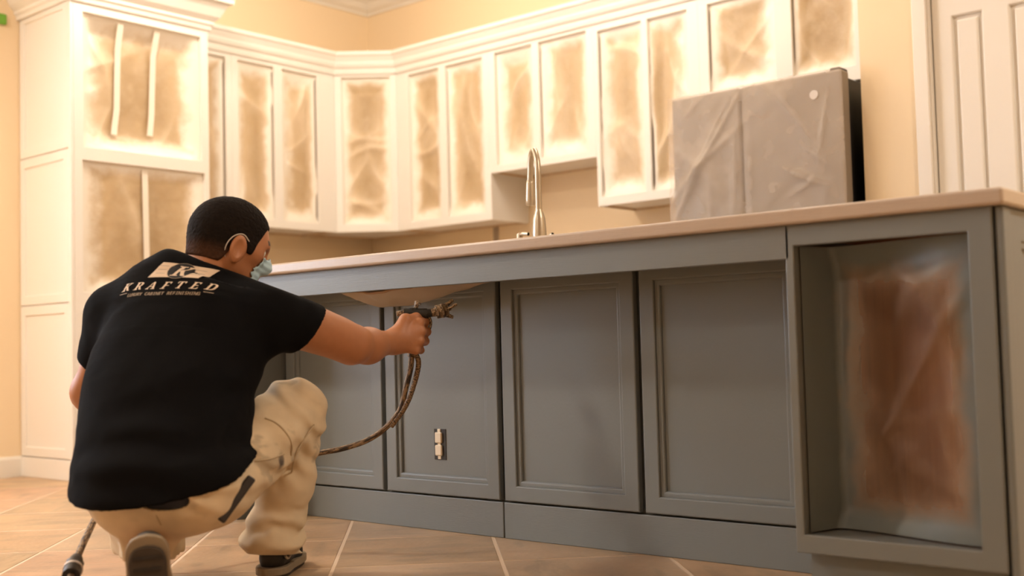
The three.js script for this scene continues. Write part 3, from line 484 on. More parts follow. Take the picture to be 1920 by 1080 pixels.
// torso: superelliptic sections along the spine
const SP = [J.s0, J.s1, J.s2, J.s3, J.s4, J.s5, J.s6], SA = [0.185, 0.196, 0.204, 0.208, 0.188, 0.135, 0.066], SB = [0.165, 0.17, 0.165, 0.152, 0.132, 0.108, 0.066];
function torso(grow) {
  const curve = new THREE.CatmullRomCurve3(SP.map(V)), K = 30, pts = curve.getPoints(K).map((v) => v.toArray());
  const val = (A, t) => { const x = t * (A.length - 1), i = Math.min(A.length - 2, Math.floor(x)); const u = sstep(0, 1, x - i); return mix(A[i], A[i + 1], mix(x - i, u, 0.35)); };
  return (p) => {
    let best = 1e9, T = 0, c = pts[0], dir = [0, 1, 0];
    for (let i = 0; i < K; i++) {
      const a = pts[i], ab = sub(pts[i + 1], a), l2 = dot(ab, ab); let t = dot(sub(p, a), ab) / l2; t = clamp(t);
      const q = add(a, ab, t), d = sub(p, q), dd = dot(d, d); if (dd < best) { best = dd; T = (i + t) / K; c = q; dir = ab; }
    }
    const w = nrm(dir), e1 = nrm(sub(E1, [w[0] * dot(E1, w), w[1] * dot(E1, w), w[2] * dot(E1, w)])), e2 = cross(w, e1), d = sub(p, c);
    const a = val(SA, T) + grow, b = val(SB, T) + grow, x = Math.abs(dot(d, e1)) / a, y = Math.abs(dot(d, e2)) / b, z = Math.abs(dot(d, w)) / b;
    return (Math.pow(Math.pow(x, 2.3) + Math.pow(y, 2.3) + Math.pow(z, 2.3), 1 / 2.3) - 1) * Math.min(a, b) * 0.9;
  };
}
const plane = (o, n) => { const m = nrm(n); return (p) => dot(sub(p, o), m); };   // positive on the side of n

// ----- shirt -----
const seat = union([ell(J.pel, [0.172, 0.12, 0.165], [E1, [0, 1, 0], cross(E1, [0, 1, 0])]), cap(J.butL, J.butL, 0.105, 0.105), cap(J.butR, J.butR, 0.105, 0.105)], 0.07);
const hips = union([seat, cap(J.hipR, lerp3(J.hipR, J.kneeR, 0.1), 0.095, 0.09), cap(J.hipL, lerp3(J.hipL, J.kneeL, 0.1), 0.095, 0.09)], 0.05);
const sleeveDirR = nrm(sub(J.elbowR, J.shR)), sleeveDirL = nrm(sub(J.sleeveL, J.shL));
const hemEndR = add(J.shR, sleeveDirR, 0.128), hemEndL = add(J.shL, sleeveDirL, 0.150);
const shirtTorso = torso(0.006);
const hemN = (() => { let n = nrm(cross(sub(J.hem2, J.hem1), sub(J.hem3, J.hem1))); return n[1] > 0 ? n.map((x) => -x) : n; })();
const sleeveR = (() => { const c = cap(J.shR, add(J.shR, sleeveDirR, 0.24), 0.080, 0.070), cut = plane(hemEndR, add(sleeveDirR, [0.0, -0.45, 0.0])); return (p) => smax(c(p), cut(p), 0.006); })();
const sleeveL = (() => { const c = cap(J.shL, add(J.shL, sleeveDirL, 0.3), 0.080, 0.066), cut = plane(hemEndL, sleeveDirL); return (p) => smax(c(p), cut(p), 0.006); })();
const trapL = cap(J.clavL, J.shL, 0.092, 0.080), trapR = cap(J.clavR, J.shR, 0.080, 0.078), latR = cap(J.s3, add(J.shR, [0.0, -0.03, 0.02]), 0.13, 0.075);
const neckHole = cap(J.neck0, add(J.neck1, sub(J.neck1, J.neck0)), 0.069, 0.069), collarPlane = plane(add(J.neck0, [0.0, 0.018, 0.0]), [0.3, 1, -0.27]);
const hemCut = plane(J.hem2, hemN);
const folds = (p) => {
  const low = sstep(0.62, 0.4, p[1]), x = dot(p, E1);
  return 0.005 * Math.sin(p[1] * 62 + 9 * fbm(p[0] * 5, p[1] * 5, p[2] * 5, 2) + x * 7) * low * sstep(-0.25, 0.1, x - dot(J.s2, E1)) + 0.011 * (fbm(p[0] * 9, p[1] * 9, p[2] * 9, 3) - 0.5);
};
const sleeveFold = (p) => { const t = dot(sub(p, J.shR), sleeveDirR); return 0.0035 * Math.sin(t * 90 + 6 * fbm(p[0] * 9, p[1] * 9, p[2] * 9, 2)) * sstep(0.0, 0.1, t); };
const shirtField = (p) => {
  let d = shirtTorso(p); d = smin(d, trapL(p), 0.06); d = smin(d, trapR(p), 0.05); d = smin(d, latR(p), 0.05);
  d = smin(d, sleeveL(p), 0.035); d = smin(d, sleeveR(p) + sleeveFold(p), 0.045);
  d = smin(d, hips(p) - 0.012, 0.05);
  d += folds(p);
  d = smax(d, collarPlane(p), 0.012);
  return smax(d, hemCut(p), 0.008);
};
// ----- trousers -----
const legR = union([cap(J.hipR, J.kneeR, 0.100, 0.090), cap(J.kneeR, J.shinR, 0.086, 0.073), cap(J.shinR, J.lowR, 0.073, 0.063), cap(J.lowR, J.ankR, 0.063, 0.076), cap(J.ankR, J.hemR, 0.076, 0.073)], 0.03);
const legL = union([cap(J.hipL, J.kneeL, 0.092, 0.082), cap(J.kneeL, J.ankL, 0.082, 0.056)], 0.04);
const trouserFolds = (p) => {
  const f = fbm(p[0] * 7, p[1] * 7, p[2] * 7, 3), low = sstep(0.24, 0.10, p[1]) * sstep(-1.8, -1.9, p[2]);
  return 0.007 * (f - 0.5) + 0.009 * Math.sin(p[1] * 95 + 12 * f + 14 * (p[0] + p[2])) * low + 0.004 * Math.sin((p[0] * 0.6 + p[1] * 1.0 - p[2] * 0.5) * 80 + 10 * f) * sstep(0.2, 0.3, p[1]) + 0.005 * Math.sin(p[2] * 70 + 8 * f) * sstep(0.16, 0.1, p[1]) * sstep(-1.85, -1.75, p[2]);
};
const DIP = [-2.315, 0.276, -1.488];
const hemPlaneR = plane([J.hemR[0], 0.064, J.hemR[2]], [0.05, -1, 0.12]), waist = plane([J.hem2[0], 0.305, J.hem2[2]], [-0.3, 1, -0.25]), waistDip = ell(DIP, [0.062, 0.022, 0.07], [nrm([0.76, 0.0, -0.65]), [0, 1, 0], nrm([0.65, 0, 0.76])]);
const cuffL = plane(lerp3(J.ankL, J.kneeL, 0.12), sub(J.ankL, J.kneeL));
const trouserField = (p) => {
  let d = smin(seat(p), legR(p), 0.05); d = smin(d, smax(legL(p), cuffL(p), 0.006), 0.035); d += trouserFolds(p);
  d = smax(d, hemPlaneR(p), 0.006);
  return Math.max(d, -0.004 - p[1] + 0.006, -waistDip(p));
};
const STAINS = [[-2.400, 0.395, -1.912, 0.012], [-2.385, 0.372, -1.896, 0.009], [-2.375, 0.371, -1.900, 0.006], [-2.335, 0.330, -1.83, 0.017], [-2.330, 0.312, -1.825, 0.012], [-2.42, 0.395, -1.95, 0.008], [-2.30, 0.285, -1.78, 0.01], [-2.36, 0.24, -1.86, 0.006]];
const trouserColor = (p) => {
  const base = [0.66, 0.525, 0.345], g = 0.9 + 0.2 * fbm(p[0] * 30, p[1] * 30, p[2] * 30, 3);
  let k = 0; for (const [x, y, z, r] of STAINS) k = Math.max(k, sstep(1.3, 0.5, Math.hypot(p[0] - x, (p[1] - y) * 0.8, p[2] - z) / r + 0.7 * (fbm(p[0] * 60, p[1] * 60, p[2] * 60, 2) - 0.5)));
  const smear = sstep(0.63, 0.72, fbm(p[0] * 16, p[1] * 30, p[2] * 16, 3)) * 0.35 * sstep(0.2, 0.3, p[1]);
  k = clamp(k * 0.8 + smear); const s = [0.10, 0.075, 0.06];
  return base.map((b, i) => mix(b * g, s[i], k));
};
// ----- body: skin -----
const HF = (() => { const a = Math.sin(0.32), c = Math.cos(0.32); return [0.333 * c, -a, -0.943 * c]; })(), HR = nrm(cross(HF, [0, 1, 0])), HU = cross(HR, HF);
const hp = (u, v, w) => add(add(add(J.head, HF, u), HU, v), HR, w);   // head point: forwards, up, right
const local = (p) => { const d = sub(p, J.head); return [dot(d, HF), dot(d, HU), dot(d, HR)]; };
const AX = [HF, HU, HR];
const cranium = union([ell(hp(-0.004, 0.012, 0), [0.1, 0.088, 0.079], AX), ell(hp(-0.045, -0.01, 0), [0.058, 0.07, 0.068], AX)], 0.04);
const earAt = (s) => hp(0.004, -0.042, s * 0.090);
const ear = (s) => { const c = earAt(s), ax = [nrm(add(HF, HR, -0.35 * s)), HU, nrm(add(HR, HF, 0.35 * s))]; const o = ell(c, [0.024, 0.037, 0.013], ax), i = ell(add(c, HR, s * 0.013), [0.014, 0.023, 0.009], ax), lobe = cap(add(c, HU, -0.027), add(c, HU, -0.033), 0.008, 0.007); return (p) => smax(smin(o(p), lobe(p), 0.008), -i(p), 0.006); };
const face = union([ell(hp(0.045, -0.045, 0), [0.05, 0.062, 0.062], AX), ell(hp(0.05, -0.095, 0), [0.042, 0.032, 0.048], AX), cap(hp(0.0, -0.07, 0.052), hp(0.055, -0.105, 0.03), 0.02, 0.018), cap(hp(0.0, -0.07, -0.052), hp(0.055, -0.105, -0.03), 0.02, 0.018), cap(hp(0.086, -0.005, 0.03), hp(0.092, -0.004, 0.008), 0.012, 0.01), cap(hp(0.086, -0.005, -0.03), hp(0.092, -0.004, -0.008), 0.012, 0.01), cap(hp(0.062, -0.038, 0.045), hp(0.03, -0.034, 0.062), 0.018, 0.014), cap(hp(0.062, -0.038, -0.045), hp(0.03, -0.034, -0.062), 0.018, 0.014)], 0.024);
const nose = union([cap(hp(0.093, -0.016, 0), hp(0.114, -0.052, 0), 0.009, 0.0115), cap(hp(0.102, -0.054, 0.012), hp(0.102, -0.054, -0.012), 0.009, 0.009)], 0.012);
const sockets = union([ell(hp(0.098, -0.022, 0.031), [0.016, 0.012, 0.018], AX), ell(hp(0.098, -0.022, -0.031), [0.016, 0.012, 0.018], AX)], 0.002);
const eyes = union([cap(hp(0.083, -0.022, 0.031), hp(0.083, -0.022, 0.031), 0.012, 0.012), cap(hp(0.083, -0.022, -0.031), hp(0.083, -0.022, -0.031), 0.012, 0.012)], 0.001);
const lips = union([cap(hp(0.092, -0.082, 0.02), hp(0.098, -0.081, 0), 0.006, 0.008), cap(hp(0.092, -0.082, -0.02), hp(0.098, -0.081, 0), 0.006, 0.008), cap(hp(0.088, -0.091, 0.016), hp(0.094, -0.092, 0), 0.006, 0.009), cap(hp(0.088, -0.091, -0.016), hp(0.094, -0.092, 0), 0.006, 0.009)], 0.006);
const neck = union([cap(J.neck0, hp(-0.03, -0.05, 0), 0.063, 0.06), cap(J.neck0, hp(0.0, -0.07, 0.02), 0.058, 0.05)], 0.03);
const ears = [ear(1), ear(-1)];
const headField = (p) => { let d = smin(cranium(p), face(p), 0.035); d = smin(d, nose(p), 0.012); d = smax(d, -sockets(p), 0.012); d = smin(d, eyes(p), 0.003); d = smin(d, lips(p), 0.006); d = smin(d, neck(p), 0.03); return Math.min(smin(d, ears[0](p), 0.008), smin(d, ears[1](p), 0.008)); };
const armR = union([cap(J.shR, J.elbowR, 0.062, 0.05), cap(add(J.elbowR, [0, -0.008, 0]), J.foreR, 0.05, 0.047), cap(J.foreR, J.wristR, 0.046, 0.031), cap(lerp3(J.shR, J.elbowR, 0.45), lerp3(J.shR, J.elbowR, 0.8), 0.058, 0.052)], 0.03);
const fingers = [['i', 0.0125], ['m', 0.013], ['r', 0.0125], ['p', 0.011]].map(([k, r]) => union([cap(J[k + 'M'], J[k + 'P'], r * 1.08, r), cap(J[k + 'P'], J[k + 'D'], r, r * 0.92), cap(J[k + 'D'], J[k + 'T'], r * 0.92, r * 0.8)], 0.006));
const thumb = union([cap(J.t0, J.t1, 0.02, 0.016), cap(J.t1, J.t2, 0.0145, 0.012), cap(J.t2, J.t3, 0.012, 0.0095)], 0.008);
const palm = union([...['iM', 'mM', 'rM', 'pM'].map((k) => cap(lerp3(J.wristR, J[k], 0.12), J[k], 0.023, 0.0145)), cap(J.wristR, J.t1, 0.026, 0.018)], 0.016);
const handField = (p) => { let d = smin(palm(p), smin(armR(p), 9, 0.01), 0.03); for (const f of fingers) d = smin(d, f(p), 0.0055); return smin(d, thumb(p), 0.008); };
const armL = union([cap(J.shL, J.elbowL, 0.056, 0.046), cap(J.elbowL, lerp3(J.elbowL, J.handL, 0.4), 0.046, 0.045), cap(lerp3(J.elbowL, J.handL, 0.4), lerp3(J.elbowL, J.handL, 0.8), 0.045, 0.03)], 0.03);
const handDirL = nrm(sub(J.handL, J.elbowL)), hl = (a, b, c) => add(add(add(J.handL, handDirL, a), E1, b), [0, 1, 0], c);
const leftHand = union([cap(lerp3(J.elbowL, J.handL, 0.8), hl(0.0, 0, 0), 0.03, 0.026), ...[-0.033, -0.011, 0.011, 0.033].flatMap((b, i) => [cap(hl(-0.03, b * 0.5, 0), hl(0.03, b, 0.004), 0.018, 0.012), cap(hl(0.03, b, 0.004), hl(0.07 - 0.008 * Math.abs(i - 1), b * 1.15, -0.012), 0.0115, 0.01), cap(hl(0.07 - 0.008 * Math.abs(i - 1), b * 1.15, -0.012), hl(0.098 - 0.012 * Math.abs(i - 1), b * 1.2, -0.03), 0.0098, 0.008)]), cap(hl(-0.02, 0.02, 0), hl(0.02, 0.055, -0.004), 0.018, 0.012), cap(hl(0.02, 0.055, -0.004), hl(0.05, 0.06, -0.018), 0.0115, 0.009)], 0.008);
const inner0 = torso(-0.04), inner = (p) => Math.max(inner0(p), 0.3 - p[1]), innerLegs = union([cap(J.hipR, J.kneeR, 0.07, 0.05), cap(J.kneeR, J.ankR, 0.05, 0.036), cap(J.hipL, J.kneeL, 0.07, 0.05), cap(J.kneeL, J.ankL, 0.05, 0.036), cap(J.clavL, J.shL, 0.06, 0.055), cap(J.clavR, J.shR, 0.06, 0.055)], 0.05);
const coarse = (p) => smin(smin(smin(smin(inner(p), innerLegs(p), 0.04), neck(p), 0.03), armL(p), 0.02), Math.min(leftHand(p), cap(J.shR, J.elbowR, 0.055, 0.048)(p)), 0.02);
const skinTone = (p, n) => { const g = 0.93 + 0.14 * fbm(p[0] * 60, p[1] * 60, p[2] * 60, 3); return [0.41 * g, 0.168 * g, 0.072 * g]; };
const headTone = (p, n) => { const [u, v, w] = local(p), c = skinTone(p, n), e = Math.min(Math.hypot(u - 0.083, v + 0.022, Math.abs(w) - 0.031), 1), brow = u > 0.07 && Math.abs(v - 0.006 - 0.004 * fbm(w * 300, 1, 1)) < 0.006 && Math.abs(Math.abs(w) - 0.027) < 0.02; if (brow) return [0.03, 0.02, 0.014]; if (e < 0.0125 && u > 0.088) return Math.hypot(v + 0.022, Math.abs(w) - 0.031) < 0.0055 ? [0.02, 0.012, 0.008] : [0.7, 0.66, 0.6]; return c; };
const skin = std({ color: 0xffffff, vertexColors: true, roughness: 0.5 });
const corners = (u0, u1, v0, v1, w) => [u0, u1].flatMap((u) => [v0, v1].flatMap((v) => [hp(u, v, -w), hp(u, v, w)]));
const bb = (list, m) => [0, 1].map((s) => [0, 1, 2].map((i) => (s ? Math.max(...list.map((p) => p[i])) + m : Math.min(...list.map((p) => p[i])) - m)));
const painter = thing('person', 'kneeling painter in black shirt and cream trousers, spraying under the island overhang', 'person', [0, 0, 0]);
{
  const [hlo, hhi] = bb([...corners(-0.12, 0.13, -0.14, 0.112, 0.11), J.neck0], 0.012);
  const [alo, ahi] = bb([J.elbowR, J.wristR, J.iP, J.pM, J.iT, J.t3, lerp3(J.shR, J.elbowR, 0.25)], 0.075);
  const shoulderCut = plane(lerp3(J.shR, J.elbowR, 0.2), sub(J.shR, J.elbowR));
  const geos = [isoMesh(headField, hlo, hhi, 0.0035, headTone), isoMesh((p) => Math.max(handField(p), shoulderCut(p)), alo, ahi, 0.0035, skinTone), isoMesh(coarse, ...bb([J.s0, J.elbowL, J.handL, J.kneeR, J.ankR, J.kneeL, J.ankL, J.s6, J.shR, J.elbowR, add(J.handL, handDirL, 0.1)], 0.09).concat([0.011, skinTone]))];
  part('body', mergeIndexed(geos), skin, painter);
  // hair: a shell over the skull down to the hairline
  const hairline = (u, w) => { const back = -0.088, side = -0.02, front = 0.045; let h = mix(back, side, sstep(-0.035, 0.004, u)); h = mix(h, -0.045, sstep(0.022, 0.032, u) * sstep(0.058, 0.045, u) * sstep(0.05, 0.06, Math.abs(w))); return mix(h, front, sstep(0.045, 0.085, u)); };
  const hairField = (p) => { const [u, v, w] = local(p); const b = smin(smin(cranium(p), face(p), 0.035), neck(p), 0.03) - 0.005 + 0.0025 * (noise3(p[0] * 260, p[1] * 260, p[2] * 260) - 0.5); return smax(b, (hairline(u, w) - v) * 0.7, 0.006); };
  part('hair', isoMesh(hairField, ...bb(corners(-0.125, 0.115, -0.11, 0.115, 0.095), 0.012).concat([0.0035, (p) => { const [u, v] = local(p), g = 0.8 + 0.5 * noise3(p[0] * 240, p[1] * 240, p[2] * 240), fade = sstep(-0.03, -0.075, v) * 0.8; return [mix(0.009, 0.06, fade) * g, mix(0.006, 0.026, fade) * g, mix(0.0045, 0.013, fade) * g]; }])), new THREE.MeshPhysicalMaterial({ color: 0xffffff, vertexColors: true, roughness: 0.9, specularIntensity: 0.3 }), painter);
  // face mask with ear loops
  const maskBlue = std({ color: lin(0.46, 0.66, 0.78), roughness: 0.8 }), loopWhite = std({ color: lin(0.55, 0.50, 0.45), roughness: 0.7 });
  const maskField = (p) => { const [u, v, w] = local(p); const d = smin(face(p), nose(p), 0.02) - 0.006; return Math.max(Math.abs(d) - 0.0017, v + 0.036 - 0.012 * sstep(0.03, 0, Math.abs(w)) , -0.118 - v, 0.058 - u, Math.abs(w) - 0.058) + 0.0006 * Math.sin(v * 380); };
  const mask = part('face_mask', isoMesh(maskField, ...bb(corners(0.04, 0.135, -0.13, -0.01, 0.075), 0.01).concat([0.002])), maskBlue, painter);
  for (const s of [1, -1]) part('ear_loop', tube([hp(0.068, -0.045, s * 0.058), hp(0.045, -0.026, s * 0.074), hp(0.026, -0.012, s * 0.084), hp(0.006, -0.002, s * 0.09), hp(-0.014, -0.012, s * 0.09), hp(-0.026, -0.035, s * 0.087), hp(-0.024, -0.062, s * 0.08), hp(-0.004, -0.086, s * 0.074), hp(0.03, -0.092, s * 0.066), hp(0.06, -0.1, s * 0.05)], 0.0017, 50, 6), loopWhite, mask);
  const black = new THREE.MeshPhysicalMaterial({ color: lin(0.0052, 0.0052, 0.006), roughness: 1, specularIntensity: 0.2 });
  const shirt = part('shirt', isoMesh(shirtField, ...bb([J.s0, J.s2, J.s3, J.s6, J.shL, hemEndL, J.shR, hemEndR, J.hem1, J.hem2, J.hem3], 0.24).concat([0.008])), black, painter);
  const ringC = add(J.neck0, [0.0, 0.008, 0.0]), cn = nrm([0.3, 1, -0.27]), ca = nrm(sub(E1, cn.map((x) => x * dot(E1, cn)))), cb = cross(cn, ca);
  part('collar', tube([...Array(17).keys()].map((i) => { const a = i / 16 * Math.PI * 2; return add(add(ringC, ca, 0.074 * Math.cos(a)), cb, 0.074 * Math.sin(a)); }), 0.006, 60, 8), black, shirt);
  // the print on the back
  const W = 1024, H = 480, c = document.createElement('canvas'); c.width = W; c.height = H; const x = c.getContext('2d');
  x.fillStyle = '#d9c3aa'; x.strokeStyle = '#d9c3aa';
  x.save(); x.transform(1, 0, -0.38, 1, 60, 0);
  x.fillRect(290, 16, 490, 190); x.restore();
  x.fillStyle = '#0d0d0f'; for (const y of [60, 106, 152]) { x.save(); x.globalAlpha = 0.35; x.fillRect(330, y, 90, 5); x.fillRect(640, y, 110, 5); x.restore(); }
  x.beginPath(); x.ellipse(545, 112, 112, 108, 0, 0, 7); x.fillStyle = '#0d0d0f'; x.fill(); x.lineWidth = 6; x.strokeStyle = '#8d7f6e'; x.stroke();
  x.fillStyle = '#d9c3aa'; x.textAlign = 'center'; x.textBaseline = 'middle'; x.font = 'bold italic 200px serif'; x.fillText('K', 545, 116);
  x.font = 'bold 124px serif';
  'KRAFTED'.split('').forEach((l, i) => { x.save(); x.translate(95 + i * 139, 300 + [0, 8, 12, 14, 12, 8, 0][i]); x.transform(1, 0, -0.2, 1, 0, 0); x.fillText(l, 0, 0); x.restore(); });
  x.globalAlpha = 0.75; x.fillRect(40, 372, 90, 6); x.fillRect(890, 372, 90, 6); x.font = 'bold 48px sans-serif'; x.fillStyle = '#b39d86';
  const word = 'LUXURY CABINET REFINISHING'; word.split('').forEach((l, i) => x.fillText(l, 162 + i * 28, 408 - 10 * Math.pow((i - 12.5) / 12.5, 2) + 6));
  const t = new THREE.CanvasTexture(c); t.colorSpace = THREE.SRGBColorSpace;
  const nx = 72, ny = 36, up = nrm(sub(J.s6, J.s4)), nb = nrm(cross(E1, up)).map((v) => v), back = nb[2] > 0 ? nb : nb.map((v) => -v);
  const P = [], U = [], I = [], w = 0.28, h = 0.128, ctr = add(lerp3(J.s4, J.s5, 0.58), E1, -0.006);
  for (let j = 0; j <= ny; j++) for (let i = 0; i <= nx; i++) {
    let p = add(add(add(ctr, E1, (i / nx - 0.5) * w), up, (j / ny - 0.5) * h), back, 0.3);
    for (let k = 0; k < 60; k++) { const d = shirtField(p); if (d > 0.32) break; if (d < 0.0012) break; p = add(p, back, -Math.max(0.0005, d * 0.7)); }
    P.push(...add(p, back, 0.0008)); U.push(i / nx, j / ny);
    if (i < nx && j < ny) { const a = j * (nx + 1) + i; I.push(a, a + 1, a + nx + 2, a, a + nx + 2, a + nx + 1); }
  }
  const pg = new THREE.BufferGeometry(); pg.setAttribute('position', new THREE.Float32BufferAttribute(P, 3)); pg.setAttribute('uv', new THREE.Float32BufferAttribute(U, 2)); pg.setIndex(I); pg.computeVertexNormals();
  const pr = part('shirt_print', pg, new THREE.MeshStandardMaterial({ map: t, transparent: true, roughness: 0.75, side: THREE.DoubleSide }), shirt); pr.userData.label = 'cream printed lettering KRAFTED with a letter K emblem';
  const trousers = part('trousers', isoMesh(trouserField, ...bb([J.pel, J.butL, J.butR, J.kneeR, J.ankR, J.kneeL, J.ankL, J.hemR], 0.14).concat([0.0065, trouserColor])), std({ color: 0xffffff, vertexColors: true, roughness: 0.9 }), painter);
  const seamMat = std({ color: lin(0.5, 0.39, 0.25), roughness: 0.9 }), towards = nrm([0.72, 0.05, 0.69]);
  const seam = (pts, r = 0.0022) => part('seam', tube(pts.map((q) => { let o = add(q, towards, 0.1); for (let k = 0; k < 80 && trouserField(o) > 0.0012; k++) o = add(o, towards, -Math.max(0.0008, trouserField(o) * 0.6)); return o; }), r, 30, 6), seamMat, trousers);
  seam([[-2.224, 0.449, -1.666], [-2.204, 0.436, -1.684], [-2.187, 0.41, -1.701], [-2.179, 0.379, -1.71], [-2.182, 0.351, -1.709]]);
  seam([[-2.239, 0.346, -1.66], [-2.216, 0.348, -1.68], [-2.193, 0.357, -1.699]]);
  seam([[-2.398, 0.251, -1.531], [-2.395, 0.234, -1.535], [-2.391, 0.214, -1.54]], 0.0018);
  seam([[-2.138, 0.427, -1.741], [-2.157, 0.391, -1.727], [-2.176, 0.347, -1.714], [-2.19, 0.304, -1.705]]);
  part('waistband', isoMesh((p) => Math.max(seat(p) + 0.008, ell(DIP, [0.11, 0.045, 0.12])(p)), ...bb([DIP], 0.13).concat([0.006])), std({ color: lin(0.03, 0.032, 0.044), roughness: 0.9 }), painter);
  // shoes
  const shoeBlack = std({ color: lin(0.016, 0.015, 0.015), roughness: 0.6 }), sole = std({ color: lin(0.040, 0.028, 0.018), roughness: 0.75, bumpMap: sprayGrain, bumpScale: 0.002 }), rubber = std({ color: lin(0.24, 0.18, 0.11), roughness: 0.7 }), cream = std({ color: lin(0.45, 0.40, 0.34), roughness: 0.6 });
  const shoe = (fwd, up, heel, logo, L = 1) => {   // heel: point under the heel on the sole's bottom
    const F0 = nrm(fwd), F = F0, S = nrm(cross(F, up)), Uv = cross(S, F), at = (a, b, c2) => add(add(add(heel, F, a * L), Uv, b), S, c2);
    const upper = union([cap(at(0.05, 0.05, 0), at(0.08, 0.055, 0), 0.036, 0.038), cap(at(0.09, 0.055, 0), at(0.2, 0.045, 0.004), 0.04, 0.034), cap(at(0.19, 0.045, 0.012), at(0.2, 0.045, -0.01), 0.036, 0.036), cap(at(0.215, 0.038, 0), at(0.235, 0.036, 0), 0.032, 0.028), cap(at(0.066, 0.08, 0), at(0.09, 0.08, 0), 0.034, 0.036)], 0.02);
    const pts = [[0, 0], [0.005, 0.019], [0.018, 0.034], [0.05, 0.043], [0.11, 0.043], [0.19, 0.051], [0.245, 0.045], [0.278, 0.024], [0.284, 0]];
    const sh = new THREE.Shape(new THREE.SplineCurve([...pts.map(([a, b]) => new THREE.Vector2(a * L, b)), ...pts.slice(1, -1).reverse().map(([a, b]) => new THREE.Vector2(a * L, -b)), new THREE.Vector2(0, 0)]).getPoints(60));
    const slab = (y0, d, grow, k = 1, o2 = 0) => { const g = new THREE.ExtrudeGeometry(sh, { depth: d, bevelEnabled: true, bevelThickness: 0.003, bevelSize: 0.003, bevelOffset: grow, bevelSegments: 2 }); g.scale(k, k, 1); const m = new THREE.Matrix4().makeBasis(V(F), V(S), V(Uv)); m.setPosition(V(at(o2, y0, 0))); if (m.determinant() < 0) { const ix = g.index; for (let i = 0, a = g.attributes.position; i < a.count; i += 3) for (const n of ['position', 'normal', 'uv']) { const q = g.attributes[n], k = q.itemSize; for (let e = 0; e < k; e++) { const z = q.array[(i + 1) * k + e]; q.array[(i + 1) * k + e] = q.array[(i + 2) * k + e]; q.array[(i + 2) * k + e] = z; } } } return g.applyMatrix4(m); };
    const s = part('shoe', isoMesh((p) => Math.max(upper(p), dot(sub(heel, p), Uv) + 0.02), ...bb([at(0, 0, 0.06), at(0.29, 0.13, -0.06), at(0, 0.13, -0.06), at(0.29, 0, 0.06), at(0.29, 0.13, 0.06), at(0, 0, -0.06)], 0.01).concat([0.005])), shoeBlack, painter);
    part('midsole', slab(0.014, 0.014, 0), rubber, s); part('outsole', slab(0.003, 0.009, -0.004, 0.93, 0.024), sole, s);
    for (let i = 0; i < 6; i++) part('tread', rbox(-0.004, 0.004, -0.003, 0.003, -0.03, 0.03, 0.002).applyMatrix4(new THREE.Matrix4().makeBasis(V(F), V(Uv), V(S)).setPosition(V(at(0.06 + i * 0.035, 0, 0)))), sole, s);
    if (logo) part('side_mark', tube([at(0.02, 0.062, 0.040), at(0.045, 0.05, 0.0415), at(0.08, 0.056, 0.0425), at(0.11, 0.066, 0.042)], 0.0035, 20, 8), cream, s);
  };
  const ff = nrm([-0.62, 0, -0.78]); shoe(ff, [0, 1, 0], [J.ankR[0] - ff[0] * 0.05, 0.003, J.ankR[2] - ff[2] * 0.05], true);
  const down = nrm([-0.10, -1, -0.12]); shoe(down, [-0.80, -0.12, -0.58], [-2.222, 0.212, -1.375], false, 0.72);
}
